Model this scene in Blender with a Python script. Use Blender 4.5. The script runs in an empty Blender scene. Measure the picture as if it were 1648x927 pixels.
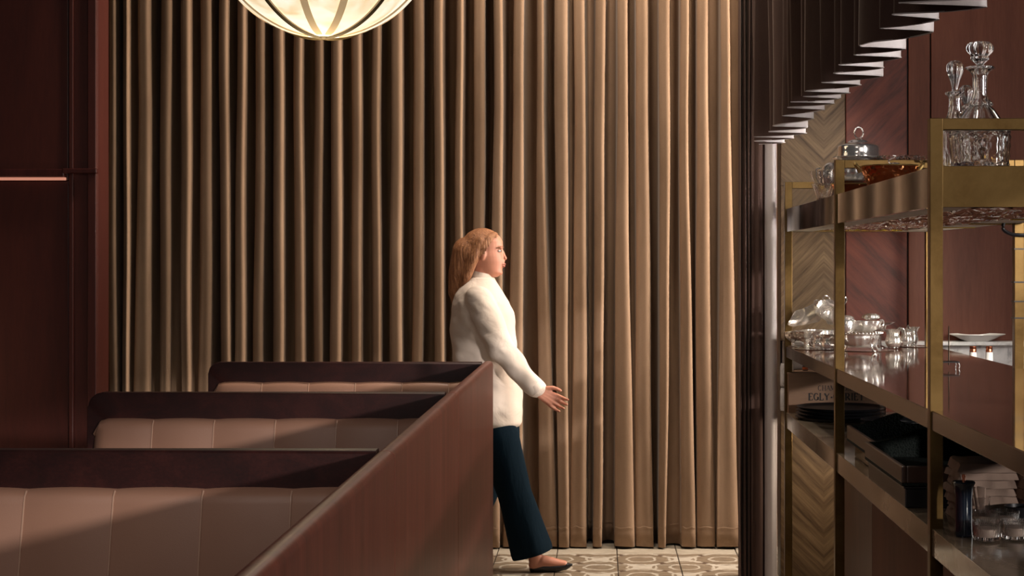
import bpy, bmesh, math, random
from mathutils import Vector, Matrix, noise
random.seed(7)
S = bpy.context.scene
COL = S.collection
PI = math.pi
F = 2600.0                       # focal length in pixels of the 1648 wide frame
EYE = 1.5

# ------------------------------------------------------------------ camera
cd = bpy.data.cameras.new('camera')
cam = bpy.data.objects.new('camera', cd); COL.objects.link(cam)
cam.location = (0, 0, EYE); cam.rotation_euler = (PI/2, 0, 0)
cd.sensor_width = 36; cd.lens = F/1648*36
cd.shift_x = (824-965)/1648; cd.shift_y = -(463.5-424)/1648
cd.clip_start = .05; cd.clip_end = 100
S.camera = cam
# ------------------------------------------------------------------ world, sun, area lights, exposure
w = bpy.data.worlds.new('world'); S.world = w; w.use_nodes = True
w.node_tree.nodes['Background'].inputs[0].default_value = (.66, .60, .58, 1)
w.node_tree.nodes['Background'].inputs[1].default_value = .05
def light(name, kind, loc, target, energy, color, size=None, size_y=None, angle=None, spread=None):
    d = bpy.data.lights.new(name, kind); o = bpy.data.objects.new(name, d); COL.objects.link(o)
    o.location = loc
    o.rotation_euler = (Vector(target)-Vector(loc)).to_track_quat('-Z', 'Y').to_euler()
    d.energy = energy; d.color = color
    if kind == 'AREA':
        d.shape = 'RECTANGLE'; d.size = size; d.size_y = size_y or size
        if spread: d.spread = spread
    if angle is not None: d.angle = angle
    if kind in ('SPOT', 'POINT') and size: d.shadow_soft_size = size
    return o
light('low_daylight', 'SUN', (6, -4, 3), (6-1, -4+1.5, 3-.245), 1.55, (1, .91, .86), angle=math.radians(1.6))
# ceiling spots that graze the long curtain from the right, as in the room
light('ceiling_wash_right', 'AREA', (.62, 7.35, 4.6), (-.7, 8.55, 1.2), 60, (1, .83, .67), .18, .3)
light('ceiling_wash_middle', 'AREA', (.0, 7.25, 4.6), (-1.6, 8.5, 1.2), 66, (1, .86, .73), .2, .3)
light('curtain_graze_right', 'AREA', (2.1, 8.02, 2.1), (-.6, 8.45, 1.9), 150, (1, .86, .73), .25, 2.6)  # added tall area light grazing the folds from the right, no actual doorway
light('front_fill', 'AREA', (1.6, -2.2, 2.5), (.2, 6, 1.2), 34, (1, .93, .90), 3.0, 1.8)  # unseen area fill, enlarged for brighter reflections in the silver
light('bar_spot', 'AREA', (2.3, 3.6, 3.6), (1.15, 6.6, 1.3), 7, (1, .90, .78), .3, .3)
light('bar_side_fill', 'AREA', (3.15, 5.4, 1.20), (1.2, 6.1, 1.55), 12, (1, .95, .9), 1.4, .8)  # added area fill for silver highlights and the upper shelf underside
light('lining_fill', 'AREA', (1.45, 6.85, 2.45), (.80, 7.6, 1.5), 2.6, (1, .95, .90), .10, .25, spread=1.3)  # added area light brightening the side curtain lining
light('hem_decanter_fill', 'AREA', (2.3, 3.7, 2.15), (1.0, 5.6, 2.1), 17, (1, .95, .93), .25, .9, spread=2.2)  # added off-frame light for the raised hem lining and decanter highlights
light('counter_silver_fill', 'AREA', (1.95, 6.35, 1.52), (1.12, 7.15, 1.18), 5.5, (1, .93, .84), .30, .30, spread=1.6)  # added area light brightening the silver on the counter
light('low_panel_fill', 'AREA', (1.20, 7.25, .71), (1.0, 7.69, .38), 2.6, (1, .84, .66), .1, .1)  # added light hidden under the stone shelf, brightens the lower chevron panel
light('booth_fill', 'AREA', (-.9, .9, 3.3), (-.9, 4.6, .8), 5, (1, .88, .80), .8, .8, spread=1.6)
light('left_wall_fill', 'AREA', (-4.0, 6.4, .75), (-3.3, 7.6, .9), 2.6, (1, .42, .25), .3, .3)  # added off-frame fill that lifts the left wall
vs = S.view_settings
vs.view_transform = 'Standard'; vs.look = 'None'; vs.gamma = 1; vs.exposure = 0.0
try: vs.use_curve_mapping = False
except Exception: pass

def P(px, py, Y):
    return Vector(((px-965)*Y/F, Y, EYE-(py-424)*Y/F))

# ------------------------------------------------------------------ materials
def mat(name, color=(.5, .5, .5), rough=.5, metal=0., **kw):
    m = bpy.data.materials.new(name); m.use_nodes = True
    b = m.node_tree.nodes['Principled BSDF']
    b.inputs['Base Color'].default_value = (*color, 1); b.inputs['Roughness'].default_value = rough
    b.inputs['Metallic'].default_value = metal
    for k, v in kw.items(): b.inputs[k.replace('_', ' ')].default_value = v
    return m
class G:
    def __init__(s, m): s.m = m; s.t = m.node_tree; s.b = s.t.nodes['Principled BSDF']
    def n(s, typ, **kw):
        x = s.t.nodes.new(typ)
        for k, v in kw.items(): setattr(x, k, v)
        return x
    def l(s, a, b): s.t.links.new(a, b)
    def pos(s): return s.n('ShaderNodeNewGeometry').outputs['Position']
    def obj(s): return s.n('ShaderNodeTexCoord').outputs['Object']
    def mapping(s, vec, scale=(1, 1, 1), rot=(0, 0, 0)):
        x = s.n('ShaderNodeMapping'); x.inputs['Scale'].default_value = scale; x.inputs['Rotation'].default_value = rot
        s.l(vec, x.inputs[0]); return x.outputs[0]
    def noise(s, vec, scale=5, detail=4, rough=.6, dist=0):
        x = s.n('ShaderNodeTexNoise'); x.inputs['Scale'].default_value = scale; x.inputs['Detail'].default_value = detail
        x.inputs['Roughness'].default_value = rough; x.inputs['Distortion'].default_value = dist
        s.l(vec, x.inputs['Vector']); return x.outputs['Fac']
    def ramp(s, fac, stops):
        x = s.n('ShaderNodeValToRGB'); e = x.color_ramp.elements
        while len(e) < len(stops): e.new(.5)
        for i, (p, c) in enumerate(stops):
            e[i].position = p; e[i].color = (*c, 1)
        s.l(fac, x.inputs[0]); return x.outputs[0]
    def math(s, op, a, b=None, c=None):
        x = s.n('ShaderNodeMath', operation=op)
        for i, v in enumerate((a, b, c)):
            if v is None: continue
            if isinstance(v, (int, float)): x.inputs[i].default_value = v
            else: s.l(v, x.inputs[i])
        return x.outputs[0]
    def mix(s, f, a, b):
        x = s.n('ShaderNodeMix', data_type='RGBA')
        for i, v in ((0, f), (6, a), (7, b)):
            if isinstance(v, (int, float)): x.inputs[i].default_value = v
            elif isinstance(v, tuple): x.inputs[i].default_value = (*v, 1)
            else: s.l(v, x.inputs[i])
        return x.outputs[2]
    def bump(s, h, strength=.2, dist=.01):
        x = s.n('ShaderNodeBump'); x.inputs['Strength'].default_value = strength; x.inputs['Distance'].default_value = dist
        s.l(h, x.inputs['Height']); s.l(x.outputs[0], s.b.inputs['Normal'])
    def color(s, c): s.l(c, s.b.inputs['Base Color'])
    def rough(s, c): s.l(c, s.b.inputs['Roughness'])

def wood(name, dark, mid, light_, scale=(9, 9, .7), rough=.35, fine=14, coat=.2):
    m = mat(name, mid, rough); g = G(m)
    v = g.mapping(g.pos(), scale)
    a = g.noise(v, 1.3, 6, .62, .6); b = g.noise(g.mapping(g.pos(), tuple(k*fine for k in scale)), 1.6, 3, .6)
    f = g.math('ADD', g.math('MULTIPLY', a, .72), g.math('MULTIPLY', b, .28))
    g.color(g.ramp(f, [(.3, dark), (.5, mid), (.72, light_)]))
    g.bump(b, .05, .002)
    m.node_tree.nodes['Principled BSDF'].inputs['Coat Weight'].default_value = coat
    m.node_tree.nodes['Principled BSDF'].inputs['Coat Roughness'].default_value = .25
    return m
M = {}
M['mahog'] = wood('mahogany', (.030, .006, .005), (.062, .013, .010), (.105, .024, .017), rough=.36)
M['mahog_rail'] = wood('mahogany_rail', (.012, .003, .003), (.030, .006, .005), (.060, .013, .010), scale=(6, 6, 9), rough=.42, coat=.04)
M['mahog_partition'] = wood('mahogany_partition', (.070, .014, .009), (.145, .032, .021), (.23, .060, .040), rough=.40, coat=.12)
M['mahog_wall'] = wood('mahogany_wall', (.032, .006, .004), (.060, .011, .007), (.085, .017, .010), scale=(4, 4, .5), rough=.45)
M['mahog_bar'] = wood('mahogany_bar', (.080, .024, .013), (.118, .037, .020), (.155, .053, .030), scale=(5, 5, .5), rough=.55, coat=0)
M['mahog_bar'].node_tree.nodes['Principled BSDF'].inputs['Specular IOR Level'].default_value = .2

def diag(name, cols, xc, zflip, zflip2, mirror, freq):
    m = mat(name, (.2, .1, .06), .5, 0., Specular_IOR_Level=.25); g = G(m)
    sx = g.n('ShaderNodeSeparateXYZ'); g.l(g.pos(), sx.inputs[0])
    dx = g.math('SUBTRACT', sx.outputs[0], xc)
    u = g.math('ABSOLUTE', dx) if mirror else dx
    # leaves of veneer are flipped above zflip and below zflip2
    up = g.math('GREATER_THAN', sx.outputs[2], zflip); lo = g.math('LESS_THAN', sx.outputs[2], zflip2)
    sg = g.math('SUBTRACT', 1.0, g.math('MULTIPLY', g.math('ADD', up, lo), 2.0))
    t = g.math('ADD', g.math('MULTIPLY', u, sg), sx.outputs[2])
    q = g.math('SUBTRACT', g.math('MULTIPLY', u, sg), sx.outputs[2])
    cx = g.n('ShaderNodeCombineXYZ'); g.l(g.math('MULTIPLY', t, freq), cx.inputs[0]); g.l(g.math('MULTIPLY', q, 1.4), cx.inputs[1])
    a = g.noise(cx.outputs[0], 1.0, 7, .72, .15)
    g.color(g.ramp(a, [(.30, cols[0]), (.48, cols[1]), (.68, cols[2])]))
    g.bump(a, .05, .002)
    return m
M['chevron'] = diag('walnut_chevron', ((.045, .025, .012), (.115, .070, .035), (.20, .13, .068)), 1.065, 1.87, .87, True, 22)
M['diagonal'] = diag('mahogany_diagonal', ((.028, .007, .005), (.10, .023, .013), (.15, .037, .019)), 1.3, 1.87, .87, False, 12)

def brass(name, c0, c1, rough=.36):
    m = mat(name, c1, rough, 1.0); g = G(m)
    a = g.noise(g.pos(), 5, 6, .7, .4)
    g.color(g.ramp(a, [(.3, c0), (.65, c1)])); g.rough(g.math('ADD', g.math('MULTIPLY', a, .25 if rough > .15 else .03), rough-.12 if rough > .15 else .02))
    return m
M['brass'] = brass('aged_brass', (.085, .048, .016), (.17, .105, .038))
M['brass_light'] = brass('pale_brass', (.42, .29, .10), (.60, .43, .17), .32)
M['bronze'] = brass('dark_bronze', (.085, .062, .042), (.17, .13, .095), .2)
M['fascia'] = mat('polished_bronze', (.022, .013, .008), .05, 0., IOR=1.6)

def curtain_mat(name, c0, c1, sheen=.15):
    m = mat(name, c1, .85); g = G(m)
    a = g.noise(g.mapping(g.pos(), (3, 3, .8)), 3, 4, .6)
    f = g.noise(g.mapping(g.pos(), (1, 1, 1)), 420, 2, .7)
    k = g.math('ADD', g.math('MULTIPLY', a, .6), g.math('MULTIPLY', f, .4))
    g.color(g.ramp(k, [(.35, c0), (.65, c1)])); g.bump(f, .15, .001)
    g.b.inputs['Sheen Weight'].default_value = sheen; g.b.inputs['Sheen Roughness'].default_value = .35
    g.b.inputs['Sheen Tint'].default_value = (1, .85, .72, 1)
    return m
M['curtain'] = curtain_mat('taupe_velvet', (.20, .122, .070), (.285, .182, .112))
M['curtain_dark'] = curtain_mat('brown_velvet', (.065, .033, .024), (.105, .055, .040), .08)
M['lining'] = curtain_mat('grey_satin_lining', (.52, .46, .44), (.66, .59, .57), .0)
M['lining'].node_tree.nodes['Principled BSDF'].inputs['Roughness'].default_value = .45

m = mat('tan_leather', (.27, .15, .10), .48); g = G(m)
a = g.noise(g.pos(), 3, 3); f = g.n('ShaderNodeTexVoronoi'); f.inputs['Scale'].default_value = 420; g.l(g.pos(), f.inputs['Vector'])
g.color(g.ramp(a, [(.3, (.31, .160, .105)), (.7, (.37, .200, .133))])); g.bump(f.outputs['Distance'], .10, .001); M['leather'] = m
M['piping'] = mat('leather_piping', (.50, .31, .22), .35)
M['silver'] = mat('polished_silver', (.90, .86, .80), .24, .88)
m = M['silver']; g = G(m); a = g.noise(g.obj(), 16, 3, .5, .6); g.bump(a, .18, .006); g.color(g.ramp(g.noise(g.obj(), 9, 3), [(.3, (.82, .75, .66)), (.6, (.93, .90, .86))]))
M['silver_plain'] = mat('plain_silver', (.92, .89, .85), .15, .92)
m = mat('hammered_copper', (.75, .30, .12), .16, 1.0); g = G(m)
v = g.n('ShaderNodeTexVoronoi'); v.inputs['Scale'].default_value = 60; g.l(g.obj(), v.inputs['Vector']); g.bump(v.outputs['Distance'], .5, .006); M['copper'] = m
M['glass'] = mat('crystal', (.98, .97, .95), .02, 0., Transmission_Weight=1.0, IOR=1.54)
M['glass_thin'] = mat('clear_glass', (.95, .95, .95), .03, 0., Transmission_Weight=1.0, IOR=1.45)
M['acrylic'] = mat('clear_acrylic', (.95, .92, .9), .03, 0., Transmission_Weight=1.0, IOR=1.1)
m = mat('counter_top', (.10, .045, .028), .06); g = G(m)
g.color(g.ramp(g.noise(g.mapping(g.pos(), (14, .8, 1)), 2, 5, .6), [(.3, (.085, .036, .022)), (.7, (.14, .066, .042))]))
g.bump(g.noise(g.mapping(g.pos(), (3, 1, 1)), 6, 2), .03, .004); g.b.inputs['IOR'].default_value = 1.6; M['counter'] = m
def stone(name, c0, c1, c2, scale=3, rough=.12, sharp=(.4, .5, .62)):
    m = mat(name, c1, rough); g = G(m)
    a = g.noise(g.pos(), scale, 8, .62, 1.6)
    g.color(g.ramp(a, [(sharp[0], c0), (sharp[1], c1), (sharp[2], c2)])); return m
M['onyx'] = stone('beige_onyx', (.13, .095, .065), (.23, .175, .12), (.30, .235, .17), 2.2, .10)
M['marble'] = stone('white_marble', (.30, .29, .29), (.62, .60, .58), (.72, .70, .68), 9, .2, (.34, .44, .55))
M['cream'] = mat('cream_paint', (.52, .47, .38), .6); g = G(M['cream']); g.color(g.ramp(g.noise(g.pos(), 30, 6, .7), [(.36, (.25, .2, .12)), (.45, (.50, .46, .37)), (.7, (.60, .56, .47))]))
M['yellow'] = brass('yellow_brass_strip', (.45, .30, .04), (.72, .52, .10), .25)
m = mat('crumpled_foil', (.80, .74, .70), .12, 1.0); g = G(m)
v = g.n('ShaderNodeTexVoronoi'); v.inputs['Scale'].default_value = 24; g.l(g.pos(), v.inputs['Vector']); g.bump(v.outputs['Distance'], .9, .02); M['foil'] = m
M['black'] = mat('black_plastic', (.008, .008, .010), .35)
M['black_grain'] = mat('black_textured', (.010, .014, .014), .8, 0., Specular_IOR_Level=.15); g = G(M['black_grain'])
v = g.n('ShaderNodeTexVoronoi'); v.inputs['Scale'].default_value = 150; g.l(g.pos(), v.inputs['Vector']); g.bump(v.outputs['Distance'], 1, .004)
g.color(g.ramp(v.outputs['Distance'], [(.1, (.006, .010, .009)), (.6, (.014, .018, .016))]))
M['brown_leather'] = mat('dark_brown_leather', (.055, .028, .018), .38)
M['navy'] = mat('navy_lacquer', (.006, .011, .022), .18, 0., Coat_Weight=.6)
M['napkin'] = mat('beige_linen', (.42, .30, .235), .9); g = G(M['napkin'])
g.color(g.ramp(g.noise(g.pos(), 8, 4), [(.3, (.24, .165, .125)), (.7, (.36, .26, .205))])); g.bump(g.noise(g.pos(), 300, 2), .2, .002)
M['porcelain'] = mat('white_porcelain', (.80, .77, .72), .18)
M['wax'] = mat('white_wax', (.55, .42, .34), .5)
M['copper_foil'] = mat('copper_foil', (.48, .17, .09), .3, 1.0)
M['box_wood'] = wood('pine_case', (.16, .085, .045), (.21, .115, .062), (.26, .15, .085), scale=(1, 1, 10), rough=.6, coat=0)
M['ink'] = mat('black_ink', (.012, .008, .006), .6)
M['patterned'] = mat('patterned_bowl', (.4, .25, .18), .5); g = G(M['patterned'])
v = g.n('ShaderNodeTexWave', wave_type='RINGS'); v.inputs['Scale'].default_value = 14; v.inputs['Distortion'].default_value = 6; g.l(g.obj(), v.inputs['Vector'])
g.color(g.ramp(v.outputs['Fac'], [(.3, (.20, .11, .075)), (.7, (.42, .27, .20))]))
M['skin'] = mat('skin', (.52, .22, .14), .5, 0., Subsurface_Weight=.12, Subsurface_Scale=.02)
M['lips'] = mat('lips', (.48, .15, .11), .5); M['eye_white'] = mat('eye_white', (.7, .66, .62), .2)
M['iris'] = mat('iris', (.05, .03, .02), .2); M['brow'] = mat('brow', (.16, .07, .03), .8)
M['hair'] = mat('auburn_hair', (.30, .12, .045), .55, 0.); g = G(M['hair'])
a = g.noise(g.mapping(g.pos(), (22, 60, 5)), 4, 4, .7, .5); g.color(g.ramp(a, [(.3, (.13, .045, .018)), (.55, (.34, .14, .055)), (.75, (.50, .25, .11))])); g.bump(a, .5, .01)
M['blouse'] = mat('cream_blouse', (.64, .54, .46), .85); g = G(M['blouse']); g.bump(g.noise(g.pos(), 9, 3, .5, .8), .25, .03)
M['trousers'] = mat('navy_trousers', (.003, .010, .017), .9, 0., Specular_IOR_Level=.08); g = G(M['trousers']); g.bump(g.noise(g.mapping(g.pos(), (6, 6, 1.5)), 3, 3), .3, .02)
M['shoe'] = mat('black_shoe', (.010, .009, .010), .3)
M['lamp_tape'] = mat('lantern_tape', (.50, .36, .20), .8, 0., Emission_Color=(.75, .52, .28, 1), Emission_Strength=.42)
M['strap'] = mat('lantern_strap', (.12, .08, .03), .6)
m = mat('lit_lantern_cloth', (.85, .78, .62), .9); g = G(m)
a = g.noise(g.mapping(g.obj(), (2.2, 2.2, .8)), 3, 5, .55, .9)
g.l(g.ramp(a, [(.33, (.80, .58, .32)), (.45, (.98, .82, .57)), (.56, (1, .92, .74))]), g.b.inputs['Emission Color']); g.b.inputs['Emission Strength'].default_value = .98; M['lantern'] = m
M['led'] = mat('led_strip', (.8, .4, .3), .5, 0., Emission_Color=(1, .42, .28, 1), Emission_Strength=.45)
M['dark_void'] = mat('dark_lacquer', (.006, .003, .003), .5)

# encaustic floor tiles: a lattice of ogees and small lozenges
m = mat('encaustic_tile', (.3, .25, .2), .38); g = G(m)
sx = g.n('ShaderNodeSeparateXYZ'); g.l(g.pos(), sx.inputs[0])
wv = g.math('MULTIPLY', g.math('SUBTRACT', g.noise(g.pos(), 14, 3), .5), .05)
X, Y = g.math('ADD', sx.outputs[0], wv), g.math('ADD', sx.outputs[1], wv)
T = .21
cx = g.math('COSINE', g.math('MULTIPLY', X, PI/T)); cy = g.math('COSINE', g.math('MULTIPLY', Y, PI/T))
l1 = g.math('ABSOLUTE', g.math('ADD', cx, cy))
l2 = g.math('ABSOLUTE', g.math('SUBTRACT', g.math('ABSOLUTE', g.math('MULTIPLY', cx, cy)), .5))
line = g.math('MAXIMUM', g.math('LESS_THAN', l1, .22), g.math('LESS_THAN', l2, .075))
motif = g.math('LESS_THAN', g.math('ADD', g.math('ABSOLUTE', cx), g.math('ABSOLUTE', cy)), .35)
wear = g.noise(g.mapping(g.pos(), (6, 18, 1)), 3, 6, .7)
base = g.ramp(wear, [(.35, (.15, .11, .075)), (.6, (.27, .21, .145))])
c = g.mix(line, base, g.ramp(wear, [(.35, (.42, .37, .29)), (.65, (.56, .50, .42))]))
c = g.mix(motif, c, (.10, .065, .045))
g.color(c); M['tile'] = m
m = mat('plain_border_tile', (.4, .35, .28), .4); g = G(m); g.color(g.ramp(g.noise(g.pos(), 9, 6, .7), [(.3, (.33, .28, .21)), (.7, (.50, .44, .35))])); M['tile_plain'] = m
M['grout'] = mat('grout', (.06, .045, .035), .9)

# ------------------------------------------------------------------ object helpers
def link(name, me, parent=None, mat_=None, smooth=False, loc=None):
    o = bpy.data.objects.new(name, me); COL.objects.link(o)
    if mat_: me.materials.append(M[mat_] if isinstance(mat_, str) else mat_)
    if smooth:
        me.polygons.foreach_set('use_smooth', [True]*len(me.polygons))
        if smooth != 'all' and hasattr(me, 'set_sharp_from_angle'): me.set_sharp_from_angle(angle=math.radians(38))
    if parent: o.parent = parent
    if loc is not None: o.location = loc
    return o
def bmo(name, bm, mat_, parent=None, smooth=False, loc=None):
    bmesh.ops.recalc_face_normals(bm, faces=bm.faces)
    me = bpy.data.meshes.new(name); bm.to_mesh(me); bm.free()
    return link(name, me, parent, mat_, smooth, loc)
def tag(o, label=None, cat=None, group=None, kind=None):
    if label: o['label'] = label
    if cat: o['category'] = cat
    if group: o['group'] = group
    if kind: o['kind'] = kind
    return o
def empty(name, loc, label=None, cat=None, group=None, rz=0):
    o = bpy.data.objects.new(name, None); COL.objects.link(o); o.location = loc; o.rotation_euler = (0, 0, rz)
    o.empty_display_size = .05
    return tag(o, label, cat, group)
def add_box(bm, x0, x1, y0, y1, z0, z1, bev=0, seg=2):
    r = bmesh.ops.create_cube(bm, size=1, matrix=Matrix.Translation(((x0+x1)/2, (y0+y1)/2, (z0+z1)/2)) @ Matrix.Diagonal((x1-x0, y1-y0, z1-z0, 1)))
    if bev:
        es = list({e for v in r['verts'] for e in v.link_edges})
        bmesh.ops.bevel(bm, geom=es, offset=bev, segments=seg, affect='EDGES', profile=.5)
def box(name, x0, x1, y0, y1, z0, z1, mat_, parent=None, bev=.002, loc=(0, 0, 0), smooth=False):
    bm = bmesh.new(); L = Vector(loc); add_box(bm, x0, x1, y0, y1, z0, z1, bev)
    return bmo(name, bm, mat_, parent, smooth)
def add_tube(bm, pts, r, seg=8, closed=False, flat=1.0):
    pts = [Vector(p) for p in pts]; n = len(pts); rings = []
    up = Vector((0, 0, 1))
    for i, p in enumerate(pts):
        a = pts[(i-1) % n] if (closed or i > 0) else p; b = pts[(i+1) % n] if (closed or i < n-1) else p
        t = (b-a).normalized()
        s = t.cross(up)
        if s.length < 1e-3: s = t.cross(Vector((0, 1, 0)))
        s.normalize(); u = s.cross(t)
        rr = r[i] if isinstance(r, (list, tuple)) else r
        rings.append([bm.verts.new(p + s*math.cos(2*PI*k/seg)*rr + u*math.sin(2*PI*k/seg)*rr*flat) for k in range(seg)])
    m_ = n if closed else n-1
    for i in range(m_):
        A, B = rings[i], rings[(i+1) % n]
        for k in range(seg): bm.faces.new((A[k], A[(k+1) % seg], B[(k+1) % seg], B[k]))
    if not closed:
        bm.faces.new(rings[0][::-1]); bm.faces.new(rings[-1])
def add_lathe(bm, prof, seg=48, mod=None, ex=1., ey=1., c=(0, 0, 0), mtx=None):
    """prof: list of (r, z); mod(angle, r, z) scales the radius; ends at r=0 are closed"""
    rings = []
    mtx = mtx or Matrix.Translation(c)
    for r, z in prof:
        if r <= 1e-6: rings.append([bm.verts.new(mtx @ Vector((0, 0, z)))]); continue
        R_ = []
        for k in range(seg):
            a = 2*PI*k/seg; q = r*(mod(a, r, z) if mod else 1)
            R_.append(bm.verts.new(mtx @ Vector((math.cos(a)*q*ex, math.sin(a)*q*ey, z))))
        rings.append(R_)
    for A, B in zip(rings, rings[1:]):
        if len(A) == 1 and len(B) == 1: continue
        for k in range(seg):
            k2 = (k+1) % seg
            if len(A) == 1: bm.faces.new((A[0], B[k2], B[k]))
            elif len(B) == 1: bm.faces.new((A[k], A[k2], B[0]))
            else: bm.faces.new((A[k], A[k2], B[k2], B[k]))
def lathe(name, prof, mat_, parent=None, seg=48, mod=None, ex=1., ey=1., c=(0, 0, 0), smooth=True, mtx=None):
    bm = bmesh.new(); add_lathe(bm, prof, seg, mod, ex, ey, c, mtx); return bmo(name, bm, mat_, parent, smooth)
def curve(pts, n=6):
    """Catmull-Rom through 2D/3D tuples"""
    pts = [Vector(p) for p in pts]; out = []
    for i in range(len(pts)-1):
        a, b, c, d = pts[max(i-1, 0)], pts[i], pts[i+1], pts[min(i+2, len(pts)-1)]
        for k in range(n):
            t = k/n
            out.append(.5*((2*b)+(c-a)*t+(2*a-5*b+4*c-d)*t*t+(-a+3*b-3*c+d)*t**3))
    out.append(pts[-1]); return out
def shell(outer, th):
    """close an open bowl profile (r,z) bottom to rim with an inner wall"""
    return [(0, outer[0][1])] + list(outer) + [(max(r-th, .001), z+(th if i == 0 else 0)) for i, (r, z) in reversed(list(enumerate(outer)))] + [(0, outer[0][1]+th)]

# ------------------------------------------------------------------ floor
fl = box('floor', -5, 4, -1, 9.2, -.06, -.006, 'grout', bev=0); tag(fl, kind='structure')
t_me = {}
def tile_mesh(key):
    if key not in t_me:
        bm = bmesh.new(); add_box(bm, -.1525, .1525, -.1525, .1525, -.01, 0, .0015, 1)
        bmesh.ops.recalc_face_normals(bm, faces=bm.faces)
        me = bpy.data.meshes.new('tile'); bm.to_mesh(me); bm.free(); me.materials.append(M[key]); t_me[key] = me
    return t_me[key]
for j in range(5):
    yy = 8.655-.1525-.31*j - (0 if j == 0 else 0)
    for i in range(12):
        xx = -.84 + .31*i - .62
        o = bpy.data.objects.new('tile', tile_mesh('tile_plain' if j <= 0 else 'tile')); COL.objects.link(o)
        o.parent = fl; o.location = (xx+.155, yy, random.uniform(-.0006, .0006))

for j in range(14):
    for i in range(5):
        o = bpy.data.objects.new('tile', tile_mesh('tile')); COL.objects.link(o)
        o.parent = fl; o.location = (-.84+.31*i+.465, 8.655-.1525-.31*(j+5), random.uniform(-.0006, .0006))
# ------------------------------------------------------------------ walls
def panel(parent, x0, x1, z0, z1, y, mat_, name='panel', d=.02, g=.003):
    return box(name, x0+g, x1-g, y-d, y, z0+g, z1-g, mat_, parent, .003)
WL = 7.80                                                     # left wall plane
s = F/WL
def XL(px): return (px-965)/s
def ZL(py): return EYE-(py-424)/s
wl = box('wall_left', -4.6, XL(157), WL, WL+.18, 0, 3.6, 'mahog_wall', bev=.004); tag(wl, kind='structure')
panel(wl, -4.6, XL(112), ZL(292), 3.6, WL+.0, 'mahog_wall', d=.012)
panel(wl, -4.6, XL(112), 0, ZL(290), WL+.0, 'mahog_wall', d=.004)
bm = bmesh.new(); add_box(bm, XL(113), XL(120), WL-.022, WL, 0, 3.6, .003); add_box(bm, XL(143), XL(157), WL-.022, WL, 0, 3.6, .004)
add_box(bm, XL(120), XL(143), WL-.012, WL, 0, 3.6, .002); bmo('pilaster', bm, 'mahog_wall', wl)
tr = box('trim_1', -4.6, XL(108), WL-.05, WL-.001, ZL(285), ZL(273), 'mahog', bev=.004); tag(tr, kind='structure')
bm = bmesh.new(); add_box(bm, XL(106), XL(161), WL-.055, WL-.022, ZL(280), ZL(272), .005); bmo('cap', bm, 'mahog', tr)
box('light_strip', -4.6, XL(108), WL-.03, WL-.012, ZL(290.5), ZL(286), 'led', tr, .001)
wb0 = box('wall_back', -5, 4, 8.85, 9.0, 0, 3.6, 'mahog_wall', bev=0); tag(wb0, kind='structure')

WR = F/338                                                    # right panelled wall plane
def XR(px): return (px-965)/338
wr = box('wall_right', .86, 4.0, WR, WR+.12, 0, 3.6, 'dark_void', bev=0); tag(wr, kind='structure')
ZM1, ZM0 = EYE-(548-424)/338, EYE-(640-424)/338
for (a, b) in ((1.87, 3.6), (ZM1, 1.87), (0, ZM0)):
    panel(wr, .86, 1.167, a, b, WR, 'chevron', g=.0005 if a else .001)
    panel(wr, 1.169, XR(1458.5), a, b, WR-.002, 'diagonal', g=.0005)
panel(wr, XR(1461), XR(1495.5), ZM1, 3.6, WR, 'mahog_bar', g=0)
panel(wr, XR(1497.5), 4.0, ZM1, 3.6, WR, 'mahog_bar', g=0)
panel(wr, XR(1461), 4.0, 0, ZM0, WR, 'mahog_bar', g=0)
ms = box('backsplash', .87, 4.0, WR-.05, WR-.001, ZM0, ZM1-.018, 'marble', wr, .001)
box('ledge', .87, 4.0, WR-.12, WR-.001, ZM1-.018, ZM1, 'marble', wr, .003)
# unseen wall added to mask the sun, daylight opening on the bar side
bm = bmesh.new()
add_box(bm, 3.3, 3.42, -8, 7.8, 2.2, 5.4); add_box(bm, 3.3, 3.42, -8, 7.8, 0, .95); add_box(bm, 3.3, 3.42, 4.05, 7.8, .95, 2.2)
sw = bmo('wall_sun_mask', bm, 'mahog_wall'); tag(sw, kind='structure')

# ------------------------------------------------------------------ curtains
def s3(t): return t*t*(3-2*t)
# each fold: bright lip left/right px at the top (y~100) and at the hem (y~870); d0/d1 = depth of the recess that follows it
FOLDS = [
 (164,174,157,173,.10,.09),(178,190,180,197,.07,.05),(203,212,205,214,.06,.03),(227,246,214,244,.10,.02),(262,279,262,276,.07,.01),
 (295,310,300,313,.08,.02),(325,342,322,342,.10,.10),(357,372,360,376,.08,.02),(385,398,380,398,.09,.09),(413,427,409,425,.10,.10),
 (443,459,442,459,.09,.06),(476,490,478,495,.08,.07),(508,521,508,521,.10,.10),(535,551,535,553,.09,.08),(568,584,566,582,.08,.07),
 (601,614,602,617,.09,.09),(631,648,630,650,.10,.09),(666,682,664,680,.09,.08),(701,715,700,716,.09,.08),(735,746,733,748,.08,.07),
 (763,780,760,778,.10,.05),(796,810,782,806,.09,.03),(828,844,812,839,.09,.09),(864,875,868,896,.11,.02),(892,913,900,916,.08,.02),
 (925,942,920,945,.11,.11),(958,974,954,968,.10,.09),(993,1009,989,1020,.09,.02),(1023,1042,1024,1051,.09,.09),(1061,1078,1060,1072,.09,.05),
 (1094,1107,1095,1117,.10,.10),(1121,1138,1121,1150,.08,.02),(1159,1173,1153,1187,.11,.10),(1197,1212,1200,1214,.10,.10),(1232,1246,1232,1248,.10,.10)]
CY = F/304
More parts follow.
